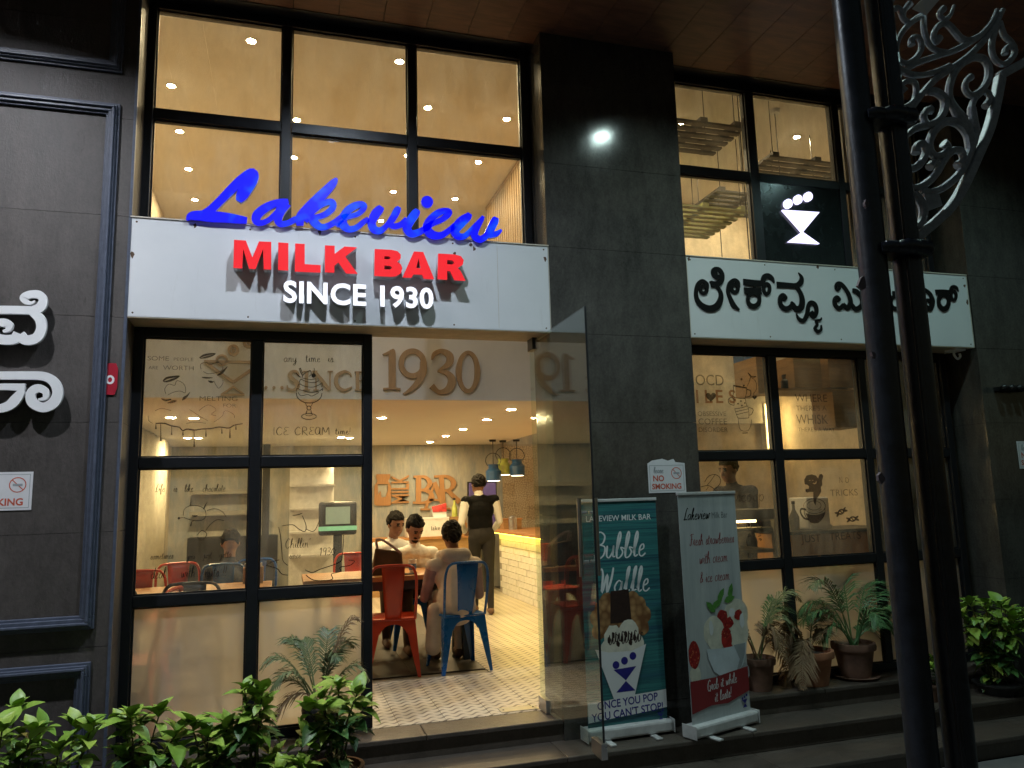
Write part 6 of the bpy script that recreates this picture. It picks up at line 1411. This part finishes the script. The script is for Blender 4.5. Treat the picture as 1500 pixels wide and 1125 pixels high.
def shrub(label, x, y, z0, h, spread, nstem, seed, pot='pot_black', potr=0.11, poth=0.2, per=9, dark=0.35, group=None, lsc=1.0):
    rr = random.Random(seed); t = thing('potted_shrub', label, 'shrub', (x, y, z0), group)
    pm = obj('pot', MB().lathe([(potr*0.72, 0), (potr*0.93, poth*0.86), (potr*1.05, poth*0.86), (potr*1.05, poth), (potr*0.92, poth), (potr*0.86, poth*0.9)], 18, (x, y, z0+0.001)), pot, t, smooth=True)
    obj('soil', MB().lathe([(potr*0.85, poth*0.88), (potr*0.85, poth*0.905)], 16, (x, y, z0)), 'soil', t)
    for s in range(nstem):
        an = 2*math.pi*s/nstem+rr.uniform(-.5, .5); sp = spread*rr.uniform(0.35, 1.0); hh = h*rr.uniform(0.68, 1.0)
        b0 = V((x+0.03*math.cos(an), y+0.03*math.sin(an), z0+poth*0.9)); b2 = V((x+sp*math.cos(an), y+sp*math.sin(an), z0+hh)); b1 = (b0+b2)/2+V((-0.02*math.cos(an), 0, 0.04))
        path = [V(q) for q in smooth_pts([tuple(b0), tuple(b1), tuple(b2)], 6)]
        obj('stem', MB().tube(path, [0.007-0.004*i/len(path) for i in range(len(path))], 6), 'stem', t)
        for k in range(per):
            u = 0.10+0.90*k/(per-1); p = path[min(len(path)-1, int(u*(len(path)-1)+0.5))]
            for q in (0, 1):
                a = k*1.7+q*math.pi+rr.uniform(-.5, .5); el = rr.uniform(-0.45, 0.5)+(0.6 if k >= per-2 else 0)
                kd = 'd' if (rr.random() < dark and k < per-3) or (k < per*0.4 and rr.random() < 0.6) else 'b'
                if rr.random() < 0.04: kd = 'y'
                add_leaf(t, p, (math.cos(a), math.sin(a), el), kd, rr.uniform(0.55, 1.25)*lsc, rr)
        for q in range(4):
            a = q*math.pi/2+rr.random(); add_leaf(t, path[-1], (math.cos(a)*0.6, math.sin(a)*0.6, 1.0), 'b', rr.uniform(0.55, 0.95)*lsc, rr)
    return t
PG = 'potted shrubs along the step'
TZ = -0.26
shrub('leafy shrub at the far left bottom corner before the panelled wall', -1.20, -0.98, GZ, 0.88, 0.19, 8, 1, group=PG, per=11)
shrub('low leafy shrub between the corner shrub and the window jamb', -0.98, -0.90, GZ, 0.80, 0.17, 8, 21, group=PG, per=10)
shrub('bushy shrub in front of the left end of the frosted window', -0.66, -0.74, TZ, 0.70, 0.18, 8, 2, group=PG, per=10)
shrub('low shrub in front of the middle of the left frosted pane', -0.36, -0.72, TZ, 0.60, 0.16, 7, 3, group=PG, per=10)
shrub('tall slender shrub in front of the mullion between the frosted panes', -0.13, -0.74, TZ, 0.78, 0.10, 5, 4, group=PG, per=11)
shrub('low shrub between the slender shrub and the clay pot shrub', 0.05, -0.80, TZ, 0.50, 0.15, 6, 5, group=PG, per=8)
shrub('dense dark shrub in a clay pot at the doorway below the palm', 0.27, -0.72, TZ, 0.68, 0.19, 7, 6, pot='terracotta_old', potr=0.14, poth=0.30, dark=0.6, group=PG, per=10)
shrub('lowest shrub at the bottom edge below the frosted pane', -0.50, -1.00, GZ, 0.48, 0.17, 6, 41, group=PG, per=8, dark=0.6)
shrub('lowest shrub at the bottom edge below the slender shrub', -0.17, -1.02, GZ, 0.46, 0.17, 6, 42, group=PG, per=8, dark=0.6)
shrub('round glossy green shrub at the right edge beyond the lamp post', 5.02, -0.40, -0.13, 0.66, 0.30, 18, 7, per=9, dark=0.3, group='shrubs by the right wall', potr=0.16, poth=0.08, lsc=0.9)
shrub('second glossy green shrub touching the right edge of the picture', 5.42, -0.66, GZ, 0.86, 0.32, 16, 8, per=9, dark=0.3, group='shrubs by the right wall', potr=0.16, poth=0.10, lsc=0.9)
shrub('small withered shrub low beside the lamp post', 4.42, -0.36, -0.13, 0.30, 0.10, 3, 12, dark=0.7, pot='terracotta_old', potr=0.09, poth=0.12, group='shrubs by the right wall', lsc=0.6)

def frond(t, base, az, length, rise, droop, mat, nl=32, lw=0.010, ll=0.16, seed=0, bare=0.25):
    rr = random.Random(seed); dirv = V((math.cos(az), math.sin(az), 0)); path = []
    for i in range(13):
        u = i/12; path.append(base+dirv*length*(u*0.9)+V((0, 0, rise*math.sin(u*math.pi*0.55)-droop*u*u)))
    mb = MB(); mb.tube(path, [0.006-0.0045*i/12 for i in range(13)], 5)
    for k in range(nl):
        u = bare+(1-bare)*k/(nl-1); f = u*12; i = min(11, int(f)); p = path[i].lerp(path[i+1], f-i); tg = (path[i+1]-path[i]).normalized()
        for s in (-1, 1):
            sd_ = tg.cross(V((0, 0, 1))); sd_ = sd_.normalized() if sd_.length > 0.05 else V((1, 0, 0)); L = ll*math.sin(math.pi*(0.18+0.78*(u-bare)/(1-bare)))*rr.uniform(0.8, 1.15)
            d = (sd_*s*0.75+tg*0.75+V((0, 0, rr.uniform(-0.25, 0.15)))).normalized(); nrm = d.cross(tg).normalized(); wv_ = nrm.cross(d).normalized()*lw/2
            q1 = p+d*L*0.5; q2 = p+d*L+V((0, 0, -L*0.3)); o = len(mb.v)
            mb.v += [tuple(p-wv_*0.4), tuple(p+wv_*0.4), tuple(q1-wv_), tuple(q1+wv_), tuple(q2)]; mb.f += [(o, o+1, o+3, o+2), (o+2, o+3, o+4)]
    me = bpy.data.meshes.new('frond'); me.from_pydata([tuple(v) for v in mb.v], [], mb.f); me.update(); return link_mesh('frond', me, mat, t)
def palm(label, x, y, z0, potm, potr, poth, fr, seed, saucer=False, group='potted palms', ll=0.16):
    t = thing('potted_palm', label, 'palm', (x, y, z0), group); rr = random.Random(seed)
    obj('pot', MB().lathe([(potr*0.68, 0), (potr*0.90, poth*0.80), (potr*1.0, poth*0.80), (potr*1.03, poth*0.9), (potr*1.0, poth), (potr*0.88, poth), (potr*0.82, poth*0.88)], 24, (x, y, z0+0.001+(0.012 if saucer else 0))), potm, t, smooth=True)
    if saucer: obj('saucer', MB().lathe([(potr*0.9, 0), (potr*1.08, 0.02), (potr*1.02, 0.02), (potr*0.8, 0.011)], 24, (x, y, z0+0.001)), potm, t, smooth=True)
    obj('soil', MB().lathe([(potr*0.82, poth*0.86), (potr*0.4, poth*0.93), (0.01, poth*0.95)], 18, (x, y, z0)), 'soil', t)
    for i, (az, L, ri, dr, m) in enumerate(fr):
        b = V((x+rr.uniform(-.025, .025), y+rr.uniform(-.025, .025), z0+poth*0.9)); frond(t, b, R(az), L, ri, dr, m, seed=seed*50+i, ll=ll)
    return t
G, O, D_ = 'frond_green', 'frond_olive', 'dry_frond'
palm('small palm with feathery fronds behind the clay pot shrub, before the frosted window', 0.22, -0.125, 0.0, 'pot_black', 0.11, 0.20,
     [(175, .36, .42, .16, O), (200, .33, .36, .20, O), (160, .34, .30, .22, O), (150, .26, .44, .06, O), (30, .28, .44, .12, O), (-10, .30, .36, .20, O), (70, .2, .46, .05, O), (-60, .22, .4, .1, O), (120, .25, .45, .1, O), (190, .36, .24, .30, D_), (10, .26, .5, .0, D_)], 31, ll=0.14)
palm('drooping withered palm half hidden behind the white banner', 3.22, -0.10, 0.0, 'terracotta_old', 0.12, 0.22,
     [(0, .34, .52, .30, G), (20, .36, .56, .26, G), (-30, .3, .5, .36, O), (40, .28, .42, .4, D_), (180, .3, .5, .3, G), (200, .3, .4, .4, D_), (-70, .25, .45, .4, D_), (10, .3, .3, .42, D_), (-10, .40, .60, .20, O), (150, .3, .4, .35, D_)], 33)
palm('terracotta pot with a dried palm, cracked down its front', 3.655, -0.10, 0.0, 'terracotta', 0.165, 0.235,
     [(185, .24, .30, .22, D_), (200, .22, .22, .28, D_), (170, .2, .34, .2, D_), (0, .2, .2, .1, D_), (30, .26, .35, .15, O), (220, .3, .16, .34, D_), (175, .3, .12, .38, D_), (210, .26, .26, .36, D_)], 35)
palm('weathered clay pot on a saucer with a full green palm beside the lamp post', 4.06, -0.07, 0.0, 'terracotta_old', 0.155, 0.24,
     [(175, .50, .42, .22, G), (168, .46, .50, .26, G), (10, .50, .50, .20, G), (-5, .46, .42, .26, G), (25, .52, .58, .20, G), (-40, .4, .42, .22, G), (60, .3, .6, .05, G), (188, .42, .62, .16, O), (140, .3, .45, .2, G), (-90, .3, .4, .2, G), (-20, .42, .30, .26, G), (0, .55, .36, .34, G), (30, .4, .28, .3, G), (180, .34, .30, .24, G), (90, .25, .6, .1, G)], 37, saucer=True, ll=0.20)

# ------------------------------------------------------------------ print on the window panes
YPN = 0.0335
def on_pane(pane, kind, body, zx, zy, org, sc, h, mat='print_brown', **k):
    p = on_y(org[0]+zx/sc, org[1]+zy/sc, YPN); hm_ = h/sc*px_m(org[0]+zx/sc, org[1]+zy/sc, YPN)
    if kind == 'hand': return obj('lettering', hand(body, p.x, p.z, hm_, k.get('w', 0.003), YPN, slant=k.get('slant', 0.1), xs=k.get('xs', 0.9)), mat, pane)
    me = text_mesh(body, hm_*1.37); x1 = on_y(org[0]+k['x1']/sc, org[1]+zy/sc, YPN).x; me.transform(Matrix.Diagonal(((x1-p.x)/max(v.co.x for v in me.vertices), 1, 1, 1))); me.transform(Matrix.Translation((p.x, YPN, p.z))); me.name = 'lettering'; return link_mesh('lettering', me, mat, pane)
def doodle(pane, strokes, org, sc, mat='print_brown', smooth=True): return obj('drawing', strokes_mb(strokes, org, sc, YPN, 0.0005, smooth=smooth, k=4, eps=0.00003), mat, pane)
P_ = pLL[(0, 2)]
TXW = dict(SOME=280, PEOPLE=492, ARE=185, WORTH=495, MELTING=875, FOR=865, OCD=355, OBSESSIVE=378, COFFEE=388, DISORDER=395, WHERE=505, WHISK=515, N=575, O=640, TRICKS=728, TREATS=760, JUST=360)
TXW.update({"THERE'S A": 500, "THERE'S A WAY": 585})
for b, x, y, h in (('SOME', 92, 253, 45), ('PEOPLE', 318, 257, 33), ('ARE', 103, 330, 33), ('WORTH', 228, 335, 45), ('MELTING', 540, 603, 45), ('FOR', 745, 662, 38)): on_pane(P_, 'text', b, x, y, Z1, S1, h, x1=TXW[b])
doodle(P_, [[(230,432,10),(262,408,22),(310,398,20),(350,392,16),(374,390,6),(345,408,16),(300,425,22),(255,438,16),(230,436,6)], [(545,232,8),(585,210,20),(640,198,18),(684,195,6),(655,212,16),(600,228,18),(550,238,6)],
  [(255,545,5),(245,500,5),(280,460,5),(330,470,5),(350,430,5),(400,450,5),(425,490,5),(420,535,5),(380,520,5),(320,530,5),(270,555,5)], [(560,330,5),(555,290,5),(600,270,5),(640,290,5),(700,270,5),(745,300,5),(740,340,5),(690,360,5),(620,370,5),(580,350,5)],
  [(215,585,6),(250,600,18),(300,592,14)], [(270,625,8),(310,612,24),(348,605,8)], [(395,600,6),(415,580,26),(440,560,16),(462,530,5)], [(565,400,6),(600,405,16),(660,405,6)], [(620,430,6),(645,440,22),(670,440,6)], [(700,385,6),(740,360,24),(790,305,5)],
  [(670,430,4),(690,470,4),(715,495,4),(750,450,4),(745,420,4)],
  [(165,800,10),(240,800,14),(300,820,12),(370,835,12),(400,862,12),(440,850,14),(500,858,14),(560,850,12),(640,845,12),(720,832,12),(800,840,12),(850,815,10),(920,803,8)],
  [(210,805,6),(210,900,8),(210,955,20)], [(500,860,6),(500,960,8),(500,1005,18)], [(305,825,5),(305,870,6),(305,900,16)], [(403,865,5),(403,905,14)], [(602,855,5),(602,915,14)], [(740,840,5),(740,890,14)], [(810,845,5),(810,928,14)], [(168,805,5),(168,850,14)], [(862,815,5),(862,855,12)],
  [(100,735,5),(105,775,5),(140,800,5)], [(160,690,4),(220,670,4),(300,690,4)], [(460,680,4),(520,720,4),(560,745,4),(620,780,4)], [(540,690,4),(620,640,4),(690,680,4),(650,720,4),(690,735,4)], [(670,790,4),(740,740,4),(770,690,4),(840,720,4),(850,755,4)], [(430,800,4),(520,790,4),(600,800,4)]], Z1, S1)
P_ = pLL[(1, 2)]
for b, x, y, h in (('any', 245, 243, 38), ('time', 440, 243, 38), ('is..', 640, 245, 38)): on_pane(P_, 'hand', b, x, y, Z4, S4, h, 'print_line', w=0.0035, slant=0.02, xs=1.05)
on_pane(P_, 'hand', 'ICE CREAM', 145, 895, Z4, S4, 36, 'print_line', w=0.0035, slant=0.0, xs=1.62); on_pane(P_, 'hand', 'time!', 705, 890, Z4, S4, 32, 'print_line', w=0.0035, slant=0.0, xs=1.15)
doodle(P_, [[(360,520,7),(372,565,8),(420,600,8),(475,610,9),(530,600,9),(575,565,8),(588,520,7)], [(375,515,6),(400,545,6),(460,535,6),(500,548,6),(560,515,6)], [(360,505,7),(365,480,7),(400,495,6),(480,515,7),(560,505,6),(595,480,7),(590,505,7)], [(370,470,7),(385,440,7),(430,460,6),(500,470,6),(560,450,6),(590,430,7),(585,470,7)], [(385,430,7),(400,400,7),(450,420,6),(520,430,6),(560,410,6)],
  [(410,395,7),(420,360,7),(480,320,7),(490,355,7),(470,375,6)], [(420,390,6),(480,400,6),(530,395,6)], ring(513,365,10,10,20,10), [(513,352,5),(520,320,5),(518,298,5)], [(355,340,9),(380,370,9),(400,380,8)], [(385,300,9),(405,350,9),(420,365,8)], [(395,297,9),(415,345,9)],
  [(440,612,6),(455,640,6)], [(505,612,6),(490,640,6)], ring(472,655,18,18,8,12), [(455,675,7),(448,700,8),(435,712,8)], [(490,675,7),(495,700,8),(508,712,8)], ring(472,730,66,26,8,18), [(440,718,6),(472,725,6),(505,715,6)]], Z4, S4, 'print_line')
P_ = pLL[(0, 1)]; Z5, S5 = (190, 675), 5.489
for b, x, y, h in (('Life', 205, 250, 32), ('is', 350, 250, 32), ('like', 440, 250, 32), ('chocolate', 585, 250, 32), ('sometimes', 165, 795, 30), ('you', 455, 795, 30), ('just', 590, 785, 30), ('gotta', 720, 780, 30), ('deal', 165, 950, 46), ('with', 410, 940, 44), ('nuts..!!', 600, 935, 44)): on_pane(P_, 'hand', b, x, y, Z5, S5, h, 'print_line', w=0.003, xs=0.78)
doodle(P_, [[(430,440,5),(440,390,5),(490,360,5),(560,365,5),(605,395,5),(610,450,5),(570,480,5),(490,475,5),(435,455,5)], [(485,365,10),(492,330,6),(492,298,3)], [(595,390,14),(612,350,6),(625,330,3)], [(500,440,6),(525,445,14),(545,440,6)], ring(395,462,5,5,10,8), [(430,455,4),(395,462,4)], [(620,400,5),(680,385,5),(740,405,5),(775,450,5)], [(610,560,4),(650,510,5),(700,475,5),(760,480,5)], [(490,525,12),(500,490,5),(520,480,4)], [(540,600,5),(580,560,5),(620,590,5),(580,640,5),(545,615,5)]], Z5, S5, 'print_line')
P_ = pLL[(1, 1)]; Z6, S6 = (370, 670), 5.623
on_pane(P_, 'hand', "Chillin'", 265, 750, Z6, S6, 40, 'print_line', w=0.003, xs=0.95); on_pane(P_, 'hand', 'since', 300, 835, Z6, S6, 28, 'print_line', w=0.0028); on_pane(P_, 'hand', '1930', 545, 810, Z6, S6, 32, 'print_line', w=0.003, xs=1.4)
doodle(P_, [[(215,575,6),(230,650,7),(240,760,7),(250,850,7),(290,890,6)], [(240,565,6),(330,555,6),(380,590,7),(430,610,8),(440,560,7),(410,480,6)], [(330,480,6),(380,470,7),(410,460,6)], [(550,520,5),(520,590,6),(490,610,6),(440,590,6)], [(430,925,8),(490,948,9),(560,920,8),(680,880,7),(735,850,7)], [(750,640,6),(745,740,7),(735,850,7)], [(110,890,6),(160,860,6),(220,845,6)], [(110,890,7),(200,915,8),(240,960,8),(290,970,7)], [(440,970,7),(500,1010,8),(600,1015,8),(660,1000,7),(650,960,7),(725,940,7),(720,905,7),(800,890,6),(840,855,6),(790,845,6)]], Z6, S6, 'print_line')
# right window panes
Z7, S7 = (1010, 510), 7.03; P_ = pLR[(0, 2)]
for b, x, y, h in (('OCD', 60, 380, 105), ('OBSESSIVE', 82, 697, 44), ('COFFEE', 90, 785, 58), ('DISORDER', 92, 863, 44)): on_pane(P_, 'text', b, x, y, Z7, S7, h, x1=TXW[b])
def heart(cx, cy, s): return [(cx+s*0.0625*16*math.sin(a)**3, cy-s*0.0625*(13*math.cos(a)-5*math.cos(2*a)-2*math.cos(3*a)-math.cos(4*a))) for a in [2*math.pi*k/24 for k in range(24)]]
for c in ((220, 500, 55), (670, 508, 24)): filled('drawing', [px_loop(heart(*c), Z7, S7, YPN)], YPN, 0.0005, 'print_brown', P_)
doodle(P_, [[(450,385,12),(520,398,16),(590,410,12)], [(452,395,6),(455,450,6),(445,500,6)], [(590,412,6),(585,470,6),(572,515,6)], [(445,500,6),(500,515,6),(575,520,6)], [(592,425,8),(630,440,8),(625,490,8),(582,505,8)], [(455,515,5),(460,590,5)], [(575,520,5),(590,600,5)], [(400,530,6),(430,505,6),(455,530,6)], [(400,535,6),(410,570,6),(455,590,6)], ring(468,533,4,4,8,6), ring(530,545,4,4,8,6), ring(500,572,4,4,8,6), ring(570,565,4,4,8,6), ring(540,592,4,4,8,6), [(465,625,6),(530,615,6),(600,595,6)], [(465,625,5),(490,700,5),(500,720,5)], [(600,595,5),(612,660,5),(610,718,5)], [(500,720,6),(560,722,6),(612,718,6)], [(475,655,5),(540,640,5),(605,625,5)], [(485,685,5),(550,668,5),(610,655,5)], [(610,610,6),(655,630,7),(640,680,7),(615,690,6)], [(500,730,4),(515,820,4),(540,850,4),(600,850,4),(630,800,4),(640,735,4)], [(545,875,8),(600,872,8)], [(630,295,7),(600,250,5),(625,275,5),(640,290,8),(685,292,5),(650,305,6),(630,300,6),(610,360,4),(592,390,4)], [(640,300,4),(685,350,4),(690,420,4),(660,470,4),(668,490,4)], ring(560,385,5,5,10,8), ring(535,320,6,6,12,8)], Z7, S7)
Z8, S8 = (1140, 510), 7.033; P_ = pLR[(1, 2)]
for b, x, y, h in (('WHERE', 175, 550, 70), ("THERE'S A", 185, 642, 46), ('WHISK', 190, 780, 88), ("THERE'S A WAY", 205, 858, 36)): on_pane(P_, 'text', b, x, y, Z8, S8, h, x1=TXW[b])
Z9, S9 = (1020, 665), 6.82; P_ = pLR[(0, 1)]
on_pane(P_, 'hand', 'scoop', 395, 480, Z9, S9, 62, w=0.003, xs=1.1)
doodle(P_, [[(85,280,6),(120,225,6),(180,205,6),(230,230,6),(240,290,6),(190,350,6)], [(110,310,5),(150,260,5),(185,210,5)], [(45,330,6),(110,315,6),(160,335,6),(200,375,6)], [(95,365,5),(120,330,5)], [(500,690,5),(505,680,5),(545,675,5),(555,720,5),(530,745,5),(505,735,5),(500,690,5)], [(605,680,5),(650,660,5),(660,720,5),(630,745,5),(605,725,5),(605,680,5)], ring(635,690,10,12,20,8), ring(525,705,8,10,14,8), [(510,830,6),(550,810,6)], [(620,825,6),(650,810,6)], [(625,850,10),(650,850,10),(640,870,6)]], Z9, S9)
ZX, SX = (1150, 665), 6.82; P_ = pLR[(1, 1)]
for b, x, y, h in (('N', 540, 290, 55), ('O', 598, 290, 50), ('TRICKS', 452, 422, 58), ('TREATS', 445, 862, 66)): on_pane(P_, 'text', b, x, y, ZX, SX, h, x1=TXW[b])
on_pane(P_, 'text', 'JUST', 170, 885, ZX, SX, 66, x1=360)
filled('drawing', [px_loop([(195,295),(192,255),(215,215),(265,203),(310,215),(330,245),(345,200),(370,200),(382,225),(370,265),(372,310),(358,330),(362,375),(340,415),(315,450),(305,515),(285,480),(282,420),(282,380),(245,378),(225,385),(205,375),(205,350),(235,348),(240,325),(225,308),(200,305)], ZX, SX, YPN), px_loop([(236,270),(250,258),(254,266)], ZX, SX, YPN), px_loop([(266,268),(280,256),(283,265)], ZX, SX, YPN), px_loop([(275,290),(300,290),(315,272),(312,295),(295,303)], ZX, SX, YPN)], YPN, 0.0005, 'print_brown', P_)
doodle(P_, [ring(295,520,108,75,5,24), ring(290,515,70,45,4,20), [(190,535,6),(195,600,6),(230,660,6)], [(400,540,6),(395,600,6),(360,660,6)], [(215,560,16),(165,548,16),(155,585,14),(190,640,16),(240,655,16)]], ZX, SX)
filled('drawing', [px_loop([(205,590),(250,605),(300,608),(350,602),(398,580),(390,625),(360,668),(330,690),(290,695),(255,685),(225,645)], ZX, SX, YPN)], YPN, 0.0005, 'print_brown', P_)
for c, an in (((560,578), -0.5), ((675,650), -0.15)):
    def rt_(x, y): return (c[0]+x*math.cos(an)-y*math.sin(an), c[1]+x*math.sin(an)+y*math.cos(an))
    doodle(P_, [[(*rt_(28*math.cos(a), 20*math.sin(a)), 14) for a in [2*math.pi*k/10 for k in range(11)]], [(*rt_(-62, -22), 8), (*rt_(-34, 0), 26), (*rt_(-62, 22), 8)], [(*rt_(62, -22), 8), (*rt_(34, 0), 26), (*rt_(62, 22), 8)], [(*rt_(-10, -14), 10), (*rt_(8, 14), 10)]], ZX, SX)
